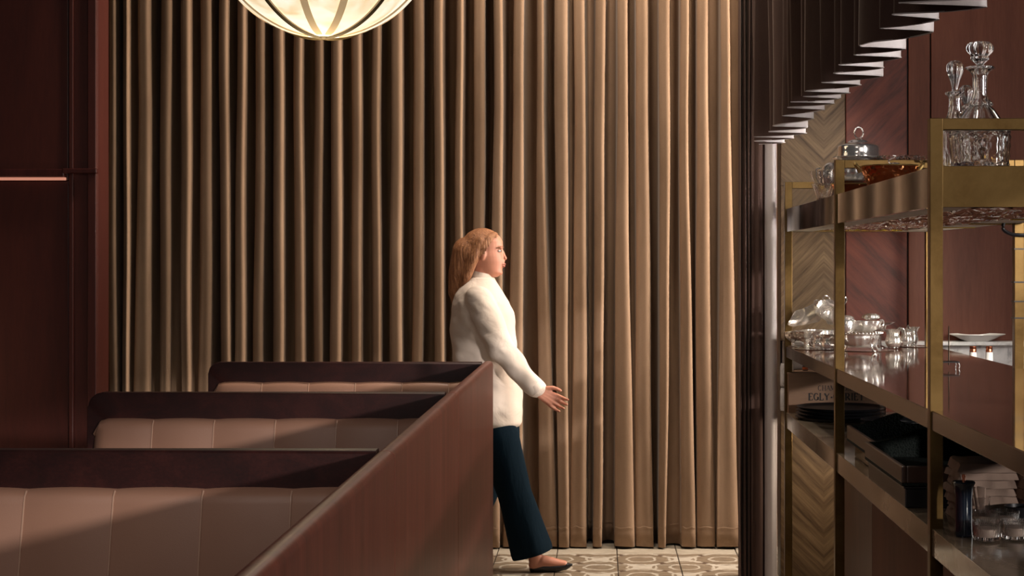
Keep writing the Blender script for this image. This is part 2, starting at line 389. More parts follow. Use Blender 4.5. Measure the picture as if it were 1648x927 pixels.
def rear_curtain():
    rows = 46; ztop, zbot = 3.55, .012
    cols = None; bm = bmesh.new(); grid = []
    for j in range(rows+1):
        t = j/rows; z = ztop+(zbot-ztop)*t
        ypx = 424+(EYE-z)*304
        k = min(max((ypx-170)/(850-170), 0), 1.15)
        ctl = []
        for i, (l0, r0, l1, r1, d0, d1) in enumerate(FOLDS):
            ph = i*1.7
            wob = .9*math.sin(z*2.1+ph)+.5*math.sin(z*4.7+ph*2)
            l = l0+(l1-l0)*k+wob; r = r0+(r1-r0)*k+wob
            nx = FOLDS[i+1][0]+(FOLDS[i+1][2]-FOLDS[i+1][0])*k if i+1 < len(FOLDS) else r+22
            nd = (d0+(d1-d0)*s3(min(k, 1)))*2.3
            pd = FOLDS[i-1][4]+(FOLDS[i-1][5]-FOLDS[i-1][4])*s3(min(k, 1)) if i else .09
            ww = r-l; g_ = max(nx-r, 3)
            F0 = -.085 + .012*math.sin(i*2.3) - .012*k
            ctl += [(l-.5, F0+.35*pd), (l+.10*ww, F0+.10*pd), (l+.38*ww, F0-.001), (l+.72*ww, F0-.007), (l+.94*ww, F0-.002), (r+.2, F0+.014),
                    (r-.5+.02*g_, F0+.014+.5*nd), (r+.22*g_, F0+.97*nd), (r+.60*g_, F0+1.0*nd), (r+.95*g_, F0+.80*nd)]
        pts = curve([(a, b, 0) for a, b in ctl], 3)
        row = []
        for q, p in enumerate(pts):
            X = (p.x-965)/304; Y = CY+.03+p.y
            Y += .004*noise.noise(Vector((X*9, z*1.6, 3)))
            if z < .11: Y += .010*noise.noise(Vector((X*22, z*30, 1)))*(1-z/.11)
            zz = z
            if j == rows: zz = .008+.006*noise.noise(Vector((X*5, 0, 0)))+.004
            row.append(bm.verts.new((X, Y, zz)))
        grid.append(row)
    for A, B in zip(grid, grid[1:]):
        for a, b, c, d in zip(A, A[1:], B[1:], B): bm.faces.new((a, b, c, d))
    # the pts of the hem stitch line, reused by the seam
    return bm, grid
bm, grid = rear_curtain()
hem_pts = [[v.co.copy() for v in r] for r in grid]
rc = bmo('floor_curtain', bm, 'curtain', smooth='all')
sol = rc.modifiers.new('thick', 'SOLIDIFY'); sol.thickness = .003; sol.offset = 1
tag(rc, 'tall taupe velvet curtain in deep pleats filling the back of the room', 'curtain')
bm = bmesh.new()                                             # stitched hem: a thin tuck on the cloth
row = [p for p in hem_pts[-2]]
zb = .115
stitch = []
for q in range(0, len(row), 1):
    p = hem_pts[-2][q]
    stitch.append(Vector((p.x, p.y-.0035, zb+.004*math.sin(q*.9)+.003*noise.noise(Vector((q*.3, 0, 0))))))
for a, b in zip(stitch, stitch[1:]):
    if (b-a).length > .0005:
        v = [bm.verts.new(x) for x in (a+Vector((0, 0, .0022)), b+Vector((0, 0, .0022)), b-Vector((0, .001, .0022)), a-Vector((0, .001, .0022)))]
        bm.faces.new(v)
hs = bmo('hem_seam', bm, 'curtain', rc)

def wave_sheet(bm, path, z0, z1, rows=14, off=0., jitter=.0, zf=None):
    n = len(path); g_ = []
    for j in range(rows+1):
        t = j/rows; z = z0+(z1-z0)*t; r = []
        for i, (x, y) in enumerate(path):
            if zf: za = zf(y)+z0-H; z = za+(z1-z0)*t if (z1-z0) < .1 else za+(z1-za)*t
            a = path[max(i-1, 0)]; b = path[min(i+1, n-1)]
            tx, ty = b[0]-a[0], b[1]-a[1]; L = math.hypot(tx, ty) or 1
            nx, ny = ty/L, -tx/L
            jx = jitter*noise.noise(Vector((i*.13, z*1.3, 5)))
            r.append(bm.verts.new((x+nx*off+jx, y+ny*off, z)))
        g_.append(r)
    for A, B in zip(g_, g_[1:]):
        for a, b, c, d in zip(A, A[1:], B[1:], B): bm.faces.new((a, b, c, d))
# the curtain drawn along the bar: its raised hem runs towards the camera
H = 2.12
ends = [(10,1582,1440),(30,1510,1448),(50,1499,1410),(78,1455,1380),(92,1448,1372),(108,1420,1345),(122,1418,1342),(136,1384,1318),(149,1365,1292),(158,1350,1300),(166,1340,1270),(176,1325,1268),(190,1308,1256),(205,1297,1242),(214,1296,1236),(222,1275,1212),(229,1262,1216)]
def hemY(y): return F*.62/(424-y) if y <= 178 else F*.62/246+(y-178)/51*.85
def hemZ(Y):
    Y0 = F*.62/246
    if Y <= Y0: return H
    y = 178+(Y-Y0)/.85*51; return EYE+(424-y)*Y/F
ctl = []
for i, (y, xr, xl) in enumerate(ends):
    Yd = hemY(y); sc = Yd/F; nxt = ends[i+1][0] if i+1 < len(ends) else y+5
    dY = abs(hemY(nxt)-Yd); dP = min(dY, abs(Yd-hemY(ends[i-1][0])) if i else dY)
    xr_, xl_ = (xr-965)*sc, (xl-965)*sc
    # near-left crest then far-right crest
    ctl += [(xl_, Yd-.25*dP, 0), (xl_+.35*(xr_-xl_), Yd-.17*dP, 0), (xr_-.01, Yd-.02*dY, 0), (xr_, Yd+.12*dY, 0), (xr_-.35*(xr_-xl_), Yd+.42*dY, 0), (xl_+.02, Yd+.62*dY, 0)]
path = [(p.x, p.y) for p in curve([c_ for c_ in ctl], 4)]
# continue out of frame towards the camera
first = path[0]; ext = [(first[0]+.09*math.sin(k*.7)+.08, first[1]-.05*k) for k in range(22, 0, -1)]
path = ext+path
bc = empty('bar_curtain', (.8, 5.5, H), 'dark brown pleated curtain hanging over the bar with its pale lined hem raised', 'curtain')
def rel(o, parent):
    o.parent = parent; o.matrix_parent_inverse = parent.matrix_world.inverted(); return o
bpy.context.view_layer.update()
def attach(o, root):
    o.location = Vector(o.location)-Vector(root.location); return o
bm = bmesh.new(); wave_sheet(bm, path, H, 3.55, 10, .0, .012, hemZ)
o = bmo('fabric', bm, 'curtain_dark', bc, 'all'); attach(o, bc)
bm = bmesh.new(); wave_sheet(bm, path, H+.002, 3.54, 10, .003, .012, hemZ)
o = bmo('lining', bm, 'lining', bc, 'all'); o['label'] = 'pale grey satin lining'; attach(o, bc)
bm = bmesh.new(); wave_sheet(bm, path, H-.001, H+.0015, 1, .0045, .0, hemZ); wave_sheet(bm, path, H-.001, H+.0015, 1, -.0005, .0, hemZ)
o = bmo('hem_edge', bm, 'lining', bc); attach(o, bc)

# the stacked floor-length curtain at the end of the bar
sy = 7.56; sca = F/sy
bs = empty('side_curtain', ((1220-965)/sca, sy, 0), 'dark brown floor-length curtain gathered beside the brass bar shelving', 'curtain')
pc = []
lobes = [(1189,1194,.09),(1196,1201,.07),(1203,1207,.09),(1209,1228,.06),(1230,1250,.10)]
for i, (l, r, d) in enumerate(lobes):
    nx = lobes[i+1][0] if i+1 < len(lobes) else r+2
    for a, b in ((l, .4*d), (l+.3*(r-l), .02), (l+.7*(r-l), 0), (r, .02), (r-.2, .5*d), ((r+nx)/2, d)):
        pc.append(((a-965)/sca, sy+b, 0))
pp = [(p.x, p.y) for p in curve(pc, 4)]
ip = [k for k, p in enumerate(pp) if p[0] < (1234-965)/sca]
bm = bmesh.new(); wave_sheet(bm, pp, .012, 3.55, 26, 0, .006); o = bmo('fabric', bm, 'curtain_dark', bs, 'all'); attach(o, bs)
bm = bmesh.new(); wave_sheet(bm, [p for p in pp[len(ip)-1:]], .013, H, 20, .004, .006)
o = bmo('lining', bm, 'lining', bs, 'all'); o['label'] = 'pale satin return edge'; attach(o, bs)

# ------------------------------------------------------------------ lantern
LY = 6.05; ls = F/LY
LR = 187/ls; LC = Vector(((521-965)/ls, LY, EYE+(424-60)/ls+LR))
la = empty('globe_lantern', LC, 'large round lit cream cloth lantern hanging above the booths', 'lamp')
def gore(a, r, z): return 1-.022*abs(math.sin((a-.17)*6))**6*.8
pr = [(0, -LR)]+[(LR*math.sin(PI*t/48), -LR*math.cos(PI*t/48)*(1 if t < 24 else .95)) for t in range(1, 48)]+[(0, LR*.95)]
lathe('cloth', pr, 'lantern', la, 96, gore)
for k in range(12):
    a = PI/12+PI*k/6+.17
    bm = bmesh.new(); wd = .014; prev = None
    for t in range(2, 40):
        th = PI*t/48; rr = LR*math.sin(th)*(.9985); z = -LR*math.cos(th)
        q = Vector((math.cos(a)*rr*1.004, math.sin(a)*rr*1.004, z*1.004)); sd = Vector((-math.sin(a), math.cos(a), 0))*min(wd, rr*.2)
        v = [bm.verts.new(q-sd), bm.verts.new(q+sd)]
        if prev: bm.faces.new((prev[0], prev[1], v[1], v[0]))
        prev = v
    bmo('seam_tape', bm, 'lamp_tape', la, True)
def strap(a0, t0, t1, tw, r=.009):
    pts = []
    for q in range(24):
        th = (t0+(t1-t0)*q/23)*PI; a = a0+tw*q/23
        pts.append(Vector((math.cos(a)*math.sin(th), math.sin(a)*math.sin(th), -math.cos(th)))*(LR*1.012))
    bm = bmesh.new(); add_tube(bm, pts, r, 6, flat=.6); return bmo('strap', bm, 'strap', la, True)
for a_, t_ in ((-PI/2-PI/4, .36), (-PI/2+PI/4, .30), (PI/2-PI/4, .33), (PI/2+PI/4, .33)): strap(a_+.17, .006, t_, .0, .008)
lathe('base_ring', [(0, -.008), (.016, -.008), (.024, -.003), (.020, .003), (0, .003)], 'strap', la, 24, c=(0, 0, -LR*1.0))
lathe('cord', [(0, 0), (.006, 0), (.006, .5), (0, .5)], 'black', la, 8, c=(0, 0, LR*.94))
q_ = Vector((-.60, -.62, -.52)).normalized()*LR*1.006
bm = bmesh.new(); add_box(bm, -.020, .020, -.008, .008, -.003, .003, .001); cl = bmo('clip', bm, 'strap', la); cl.location = q_
cl.rotation_mode = 'QUATERNION'; cl.rotation_quaternion = q_.to_track_quat('Z', 'X')
ld = bpy.data.lights.new('lantern_bulb', 'POINT'); lo = bpy.data.objects.new('lantern_bulb', ld); COL.objects.link(lo)
lo.location = LC-Vector((0, 0, LR+.12)); ld.energy = 3; ld.color = (1, .8, .5); ld.shadow_soft_size = .1

# ------------------------------------------------------------------ booths
XI, XO = -.478, -.437          # inner and outer face of the partition
def rail_profile(bm, x0, x1, y0, y1, z0, z1, rad):
    """board with a rounded top left corner, standing in the XZ plane"""
    out = [(x0, z0), (x0, z1-rad)]+[(x0+rad-rad*math.cos(PI/2*k/8), z1-rad+rad*math.sin(PI/2*k/8)) for k in range(1, 9)]+[(x1, z1), (x1, z0)]
    A = [bm.verts.new((x, y0, z)) for x, z in out]; B = [bm.verts.new((x, y1, z)) for x, z in out]
    bm.faces.new(A); bm.faces.new(B[::-1]); n = len(out)
    for i in range(n): bm.faces.new((A[i], A[(i+1) % n], B[(i+1) % n], B[i]))
    es = [e for e in bm.edges if abs(e.verts[0].co.y-e.verts[1].co.y) < 1e-6 and min(v.co.z for v in e.verts) > z0+.001]
    bmesh.ops.bevel(bm, geom=es, offset=.008, segments=3, affect='EDGES', profile=.5)
labels = ['nearest tan leather booth bench with dark mahogany back rail', 'middle tan leather booth bench with rounded mahogany back corner', 'farthest tan leather booth bench in front of the curtain']
XE = -1.585; ZT = 1.10; CH = .1885
for bi, by in enumerate((F/752, 5.0, 6.54)):
    o0 = empty('booth_bench', ((XE+XI)/2, by, 0), labels[bi], 'booth', 'booth benches in a row')
    ox, oy = (XE+XI)/2, by
    def loc(o): o.location = (-ox, -oy, 0); return o
    bm = bmesh.new(); rail_profile(bm, XE, XI-.001, by, by+.05, 0, ZT, .045); loc(bmo('back_panel', bm, 'mahog_rail', o0, True))
    # seat base and seat cushion
    loc(box('seat_base', XE+.02, XI-.002, by-.50, by-.01, 0, .33, 'mahog', o0, .004))
    bm = bmesh.new(); add_box(bm, XE+.02, XI-.004, by-.54, by-.10, .33, .46, .03, 4); loc(bmo('seat', bm, 'leather', o0, True))
    # second cushion row facing the booth behind is hidden; channels of the back
    xs0 = (36 if bi == 0 else 241 if bi == 1 else 417)
    sc_ = (752, 520, 397.5)[bi]
    ztop = ZT-.082
    seam0 = (xs0-965)/(sc_*1.012)
    seams = [seam0+CH*k for k in range(-6, 7)]
    seams = [x for x in seams if XE+.05 < x < XI-.02]
    edges = [XE+.022]+seams+[XI-.003]
    for i in range(len(edges)-1):
        a, b = edges[i], edges[i+1]; bm = bmesh.new(); nu, nv = 9, 14; gg = []
        for v in range(nv+1):
            t = v/nv
            r_ = []
            for u in range(nu+1):
                q = u/nu; x = a+(b-a)*q; bul = (1-(2*q-1)**2)*.007
                if t < .22:                     # rounded top going over to the panel
                    an = t/.22*PI/2; z = ztop-.030+.030*math.cos(an)*1.0; y = by-.030*math.sin(an)-bul*math.sin(an); z += bul*.5*math.cos(an)
                else:
                    tt = (t-.22)/.78; z = ztop-.030-(ztop-.030-.42)*tt; y = by-.030-bul-.075*tt-.02*math.sin(PI*tt)
                if i == 0:
                    ce = .04; dx_ = (x-a)
                    if dx_ < ce: z -= (ce-math.sqrt(max(ce*ce-(ce-dx_)**2, 0)))*(1 if t < .25 else max(0, 1-(t-.25)*4)); y += .028*(1-math.sqrt(max(0, 1-((ce-dx_)/ce)**2)))*(1 if t > .1 else 0)
                r_.append(bm.verts.new((x, y, z)))
            gg.append(r_)
        for A, B in zip(gg, gg[1:]):
            for p, q, r, s_ in zip(A, A[1:], B[1:], B): bm.faces.new((p, q, r, s_))
        ob = bmo('back_cushion', bm, 'leather', o0, 'all'); loc(ob)
    for x in seams:
        pts = []
        for v in range(1, 15):
            t = v/14
            if t < .22: an = t/.22*PI/2; z = ztop-.030+.030*math.cos(an); y = by-.030*math.sin(an)
            else:
                tt = (t-.22)/.78; z = ztop-.030-(ztop-.030-.42)*tt; y = by-.030-.075*tt-.02*math.sin(PI*tt)
            pts.append((x, y-.0015, z+.001))
        bm = bmesh.new(); add_tube(bm, pts, .0021, 6); loc(bmo('piping', bm, 'piping', o0, True))
pt = empty('booth_partition', ((XI+XO)/2, 4.0, 0), 'long low reddish mahogany partition with rounded cap along the booths', 'partition')
for y0, y1 in ((1.2, 3.445), (3.451, 4.995), (5.001, 6.63)):
    bm = bmesh.new(); add_box(bm, XI, XO, y0, y1, 0, ZT, .0)
    es = [e for e in bm.edges if all(v.co.z > ZT-.01 for v in e.verts) and abs(e.verts[0].co.y-e.verts[1].co.y) > .1]
    bmesh.ops.bevel(bm, geom=es, offset=.016, segments=4, affect='EDGES', profile=.5)
    if y1 > 6:
        es = [e for e in bm.edges if all(v.co.y > y1-.001 for v in e.verts)]
        bmesh.ops.bevel(bm, geom=es, offset=.006, segments=2, affect='EDGES', profile=.5)
    o = bmo('panel', bm, 'mahog_partition', pt, True); o.location = (-(XI+XO)/2, -4.0, 0)

# ------------------------------------------------------------------ bar shelving
Y1, Y2, Y3 = F/350, F/445, F/624
XF, XB = .852, 1.535
st = empty('bar_shelving', (1.2, 5.5, 0), 'brass-framed bar shelving with stone and dark glossy shelves', 'shelving')
def sp(o): o.location = Vector(o.location)+Vector((-1.2, -5.5, 0)); return o
PW = .034
for yy in (Y1, Y2, Y3):
    for xx in (XF, XB-PW):
        sp(box('post', xx, xx+PW, yy, yy+PW, 0, 1.875, 'brass', st, .0015))
    sp(box('guard_rail', XF+PW, XB-PW, yy+.002, yy+PW-.002, 1.875-.030, 1.875, 'brass', st, .0015))
# near pair of legs beyond the picture keep the counter up
for xx in (XF, XB-PW): sp(box('post', xx, xx+PW, 1.35, 1.35+PW, 0, 1.12, 'brass', st, .0015))
YN = 1.3
sp(box('countertop', XF+.006, XB-.004, YN, Y1+.03, 1.112, 1.12, 'counter', st, .001))
sp(box('countertop_edge', XF+.004, XF+.012, YN, Y1+.03, 1.070, 1.1185, 'bronze', st, .001))
sp(box('countertop_core', XF+.013, XB-.006, YN, Y1+.028, 1.073, 1.1115, 'dark_void', st, 0))
sp(box('stone_shelf', XF+.006, XB-.004, YN, Y1+.03, .745, .815, 'onyx', st, .0015))
# upper tray: fascia boards, floor, underside
sp(box('fascia', XF+.005, XF+.017, Y3+.01, Y1+.03, 1.645, 1.75, 'fascia', st, .001))
sp(box('fascia', XB-.017, XB-.005, Y3+.01, Y1+.03, 1.645, 1.75, 'fascia', st, .001))
sp(box('end_board', XF+.03, XB-.03, Y3+.004, Y3+.016, 1.645, 1.752, 'brass', st, .001))
sp(box('end_board', XF+.018, XB-.018, Y1+.012, Y1+.028, 1.645, 1.75, 'brass', st, .001))
sp(box('upper_shelf', XF+.017, XB-.017, Y3+.016, Y1+.012, 1.735, 1.749, 'counter', st, 0))
bm = bmesh.new()
add_box(bm, XF+.018, XF+.13, Y3+.02, Y1+.01, 1.647, 1.675); add_box(bm, XB-.18, XB-.02, Y3+.02, Y1+.01, 1.646, 1.675)
add_box(bm, XF+.13, XB-.18, Y3+.02, Y3+.10, 1.648, 1.675)
sp(bmo('soffit_border', bm, 'cream', st))
sp(box('brass_strip', XF+.13, XB-.18, Y1-.20, Y1+.0, 1.646, 1.652, 'yellow', st, 0))
for yy in (4.7, 5.3, 5.9, 6.5): sp(box('bracket', XB-.18, XB-.022, yy, yy+.03, 1.642, 1.6458, 'yellow', st, 0))
bm = bmesh.new(); nx, ny = 14, 90; gg = []
for j in range(ny+1):
    r = []
    for i in range(nx+1):
        x = XF+.13+(XB-.31-XF)*i/nx; y = Y3+.10+(Y1-.20-Y3-.10)*j/ny
        r.append(bm.verts.new((x, y, 1.655+random.uniform(-.011, .011))))
    gg.append(r)
for A, B in zip(gg, gg[1:]):
    for a, b, c, d in zip(A, A[1:], B[1:], B): bm.faces.new((a, b, c, d))
sp(bmo('foil_reflector', bm, 'foil', st))
# cable and clamps on the rear post
for z in (1.30, 1.36, 1.43, 1.55): sp(box('clamp', XB-PW-.003, XB+.003, Y2-.003, Y2+PW+.003, z, z+.005, 'black', st, 0))
bm = bmesh.new(); add_tube(bm, [(p.x, p.y, p.z) for p in curve([(XB-.075, Y2-.01, 1.65), (XB-.078, Y2-.01, 1.625), (XB-.055, Y2-.012, 1.608), (XB-.02, Y2-.012, 1.603), (XB+.1, Y2-.01, 1.603)], 6)], .0065, 8)
sp(bmo('cable', bm, 'black', st, True))
# cabinet behind the shelf posts, below the stone shelf
cb = empty('base_cabinet', (1.25, 5, 0), 'dark reddish cabinet standing under the stone shelf', 'cabinet')
for i, (a, b) in enumerate(((1.4, 3.2), (3.205, 4.8), (4.805, 6.25), (6.255, 6.98))):
    o = box('panel', 1.055, 1.50, a, b, .06, .742, 'mahog_bar' if i < 3 else 'mahog', cb, .002); o.location = (-1.25, -5, 0)
o = box('plinth', 1.09, 1.48, 1.4, 6.95, 0, .06, 'black', cb, 0); o.location = (-1.25, -5, 0)

# ------------------------------------------------------------------ decanters on the upper shelf
US = 1.7495
def cutmod(n, amp, kz, zlo, zhi):
    def f(a, r, z):
        if z < zlo or z > zhi: return 1+amp*.25*math.cos(n*a)
        u = (n*a+kz*z); v = (n*a-kz*z)
        return 1-amp*(abs(math.sin(u/2))*.6+abs(math.sin(v/2))*.6)+amp*.5-amp*.9*(abs(math.cos(n*a*.5))**8)
    return f
def decanter(px, Y, prof, stop, label, n=12, amp=.05, seg=144):
    s_ = F/Y; X = (px-965)/s_
    e = empty('decanter', (X, Y, US), label, 'decanter', 'cut crystal decanters')
    pr = [(0, 0)]+[(p.x, p.y) for p in curve([(r, z) for r, z in prof], 8)]
    rim = pr[-1]
    inner = [(max(r-.006, .0045), z) for r, z in reversed(pr[6:-1]) if z > .012]
    full = pr+[(rim[0]-.004, rim[1]+.001)]+inner+[(0, inner[-1][1])]
    zb = prof[3][1]
    def md(a, r, z):
        if r < .004: return 1
        if z < zb:
            return cutmod(n, amp, 260, .01, zb*.95)(a, r, z)
        if z < zb*1.9 and r > .02: return 1+.07*math.cos(n*a)
        return 1+.03*math.cos(8*a)
    lathe('bottle', full, 'glass', e, seg, md)
    sp_ = [(0, stop[0][1])]+[(p.x, p.y) for p in curve(stop, 7)]+[(0, stop[-1][1]+.0005)]
    lathe('stopper', sp_, 'glass', e, 72, lambda a, r, z: 1+.09*math.cos(8*a)*min(1, r/.012))
    return e
u = 1/605
def zz(y): return (262-y)*u
decanter(1577, 4.30, [(44*u, .002), (46*u, zz(255)), (49*u, zz(215)), (47*u, zz(203)), (38*u, zz(190)), (22*u, zz(166)), (17*u, zz(161)), (20*u, zz(158)), (19*u, zz(155)), (14*u, zz(148)), (11.5*u, zz(135)), (12*u, zz(112)), (17*u, zz(103)), (23.5*u, zz(99)), (22*u, zz(96.5))],
         [(8*u, zz(108)), (8*u, zz(100)), (5*u, zz(95)), (9*u, zz(89)), (14*u, zz(84)), (13.5*u, zz(79)), (19*u, zz(72)), (20.5*u, zz(65)), (16*u, zz(58)), (8*u, zz(55.5))],
         'tall cut crystal decanter with lobed mushroom stopper on the top shelf')
u = 1/560
def zz(y): return (284-y)*u
decanter(1537, 2600/560, [(27*u, .002), (30*u, zz(270)), (30*u, zz(215)), (26*u, zz(205)), (15*u, zz(192)), (10.5*u, zz(178)), (9.5*u, zz(162)), (11*u, zz(155)), (15*u, zz(151)), (14*u, zz(148))],
         [(5*u, zz(160)), (5*u, zz(148)), (4.5*u, zz(142)), (8*u, zz(128)), (12.5*u, zz(114)), (12*u, zz(104)), (7*u, zz(98))],
         'slim crystal decanter with teardrop stopper left of the tall decanter', 10, .06, 120)
u = 1/535
def zz(y): return (290-y)*u
decanter(1555, 2600/535, [(26*u, .002), (30*u, zz(275)), (30*u, zz(235)), (26*u, zz(222)), (13*u, zz(205)), (9*u, zz(195)), (8.5*u, zz(180)), (10*u, zz(176)), (13*u, zz(173)), (12*u, zz(171))],
         [(4.5*u, zz(180)), (4.5*u, zz(171)), (4*u, zz(167)), (8*u, zz(158)), (11*u, zz(150)), (10*u, zz(142)), (5*u, zz(137))],
         'crystal decanter with small ball stopper tucked behind the other two', 10, .06, 120)

# ------------------------------------------------------------------ silver and glass on the upper shelf
def at(px, Y, z): return Vector(((px-965)*Y/F, Y, z))
def bowl_prof(r, h, foot=.3, flare=1.0, n=8):
    out = [(r*foot, 0)]
    for k in range(1, n+1):
        t = k/n; out.append((r*(foot+(1-foot)*math.sin(t*PI/2)**(.8*flare)), h*t**1.5))
    return out
def ring(bm, c, rx, ry, r, seg=28, tilt=None):
    pts = [Vector((math.cos(2*PI*k/seg)*rx, math.sin(2*PI*k/seg)*ry, 0)) for k in range(seg)]
    if tilt: pts = [tilt @ p for p in pts]
    add_tube(bm, [Vector(c)+p for p in pts], r, 6, closed=True)
SK = 'tableware on the upper shelf'
# cut crystal tumbler bowl at the corner
Yc = 2600/404
e = empty('crystal_bowl', at(1327, Yc, US), 'small cut crystal bowl at the far left corner of the upper shelf', 'bowl', SK)
lathe('bowl', shell([(.030, .0), (.034, .015), (.046, .050), (.053, .068)], .004), 'glass', e, 96, cutmod(14, .07, 300, .003, .066))
Yg = 2600/398
e = empty('glass_dish', at(1324, Yg, US+.068), 'plain round glass dish stacked on the cut crystal bowl', 'bowl', SK)
lathe('dish', shell(bowl_prof(.052, .056, .35), .0035), 'glass_thin', e, 48)
e = empty('silver_sauceboat', at(1341, 2600/388, US+.06), 'silver sauceboat with scrolled handle leaning beside the domed dish', 'jug', SK)
lathe('body', shell(bowl_prof(.050, .075, .35), .003), 'silver', e, 64, lambda a, r, z: 1+.05*math.cos(10*a)+.22*max(0, math.cos(a-PI))**5)
lathe('lid', [(.05, .075), (.045, .09), (.028, .105), (.01, .112), (0, .113)], 'silver', e, 40)
bm = bmesh.new(); add_tube(bm, [p for p in curve([(-.05, 0, .02), (-.075, 0, .045), (-.070, 0, .08), (-.05, 0, .085)], 5)], .0035, 7); bmo('handle', bm, 'silver_plain', e, True)
bm = bmesh.new(); add_lathe(bm, [(0, 0), (.03, 0), (.03, .006), (.012, .012), (.012, -.055), (.034, -.06), (0, -.06)], 24); bmo('foot', bm, 'silver_plain', e, True)
# copper bowls
def copper_bowl(px, Y, r, h, z, label, handles=True, m_='copper'):
    e = empty('copper_bowl', at(px, Y, z), label, 'bowl', 'hammered copper bowls on the upper shelf')
    lathe('bowl', shell([(r*.62, 0), (r*.68, .004), (r*.9, h*.7), (r*1.0, h)], .003), m_, e, 72)
    bm = bmesh.new(); ring(bm, (0, 0, h), r, r, .0028); bmo('rim', bm, 'brass_light', e, True)
    if handles:
        for sgn in (-1, 1):
            bm = bmesh.new(); add_tube(bm, [p for p in curve([(sgn*r*.97, -.022, h*.75), (sgn*r*1.12, -.016, h*1.02), (sgn*r*1.18, 0, h*1.12), (sgn*r*1.12, .016, h*1.02), (sgn*r*.97, .022, h*.75)], 5)], .0045, 8)
            bmo('handle', bm, 'brass_light', e, True)
    return e
copper_bowl(1431, 2600/472, .100, .082, US, 'large hammered copper bowl with brass loop handles')
copper_bowl(1372, 2600/425, .082, .050, US, 'low hammered copper bowl beneath the silver domed dish', False)
e = empty('silver_tray', at(1378, 2600/424, US+.051), 'small oval silver tray stacked on the low copper bowl', 'tray', SK)
lathe('tray', shell([(.05, 0), (.06, .004), (.085, .010)], .002), 'silver', e, 48)
e = empty('silver_dish', at(1372, 2600/423, US+.062), 'lobed silver dish stacked below the domed butter dish', 'dish', SK)
lathe('dish', shell(bowl_prof(.072, .045, .5), .002), 'silver', e, 80, lambda a, r, z: 1+.05*math.cos(12*a))
e = empty('glass_plate_stack', at(1383, 2600/421, US+.108), 'moulded glass plate carrying the silver domed butter dish', 'plate', SK)
lathe('plate', shell([(.04, 0), (.06, .006), (.084, .020)], .003), 'glass_thin', e, 72, lambda a, r, z: 1+.02*math.cos(24*a))
# domed butter dish
Yd = 2600/420; zb = US+.129
e = empty('domed_butter_dish', at(1382, Yd, zb), 'polished silver domed butter dish with ring-shaped finial', 'dish', SK)
k = 1/420
lathe('saucer', shell([(30*k, 0), (32*k, .004), (40*k, .018), (42*k, .026)], .0025), 'silver_plain', e, 64)
bm = bmesh.new(); nb = 60
for q in range(nb):
    a = 2*PI*q/nb; bmesh.ops.create_icosphere(bm, subdivisions=1, radius=.0028, matrix=Matrix.Translation((math.cos(a)*40*k, math.sin(a)*40*k, .028)))
bmo('beading', bm, 'silver_plain', e, True)['kind'] = 'stuff'
dp = [(34*k, .026), (34.5*k, .030), (33.5*k, .045), (33.5*k, .062), (32*k, .072), (26*k, .079), (19*k, .083), (15*k, .092), (8*k, .098), (3*k, .100)]
lathe('dome', [(p.x, p.y) for p in curve(dp, 4)]+[(0, .101)], 'silver_plain', e, 64)
bm = bmesh.new(); pts = [(math.cos(t)*.0165, 0, .122+math.sin(t)*.0215) for t in [(-PI/2+.25)+2*PI*.97*i/26 for i in range(27)]]
add_tube(bm, pts, [.0022+.0014*abs(math.sin(i*.9)) for i in range(27)], 7); bmo('finial', bm, 'silver_plain', e, True)
# pierced glass dishes
for px, Y, z, r, h, lb in ((1446, 2600/430, US+.110, .080, .042, 'pierced crystal basket dish behind the copper bowl'), (1480, 2600/440, US+.105, .085, .036, 'flat cut glass dish at the right end behind the copper bowl')):
    e = empty('crystal_dish', at(px, Y, z), lb, 'dish', SK)
    lathe('dish', shell([(r*.6, 0), (r*.8, h*.3), (r*.98, h*.8), (r*.96, h)], .005), 'glass', e, 120, lambda a, r_, z_: 1+.035*(1 if math.sin(20*a) > 0 else -1)*(1 if math.sin(z_*420) > 0 else -1))
for px, Y, z, r, h, lb in ((1450, 2600/430, US, .075, .108, 'footed glass compote holding up the pierced crystal dish'), (1484, 2600/440, US, .06, .104, 'footed glass compote holding up the flat cut glass dish')):
    e = empty('glass_compote', at(px, Y, z), lb, 'bowl', SK)
    lathe('compote', [(0, 0), (r*.7, 0), (r*.65, .006), (.012, .015), (.010, .05), (.02, .06), (r*.9, h-.01), (r, h), (r-.005, h), (.0, .066)], 'glass_thin', e, 40)
e = empty('silver_swan', at(1440, 2600/478, US+.082), 'tiny silver swan salt perched on the copper bowl rim', 'figurine', SK)
bm = bmesh.new()
add_lathe(bm, [(0, -.006), (.008, -.004), (.012, .002), (.009, .007), (0, .009)], 20, None, 1.7, .8)
bmo('body', bm, 'silver_plain', e, True)
bm = bmesh.new(); add_tube(bm, [p for p in curve([(-.014, 0, .003), (-.022, 0, .012), (-.012, 0, .020), (-.002, 0, .024), (.004, 0, .030), (-.006, 0, .032)], 4)], .0025, 7); bmo('neck', bm, 'silver_plain', e, True)

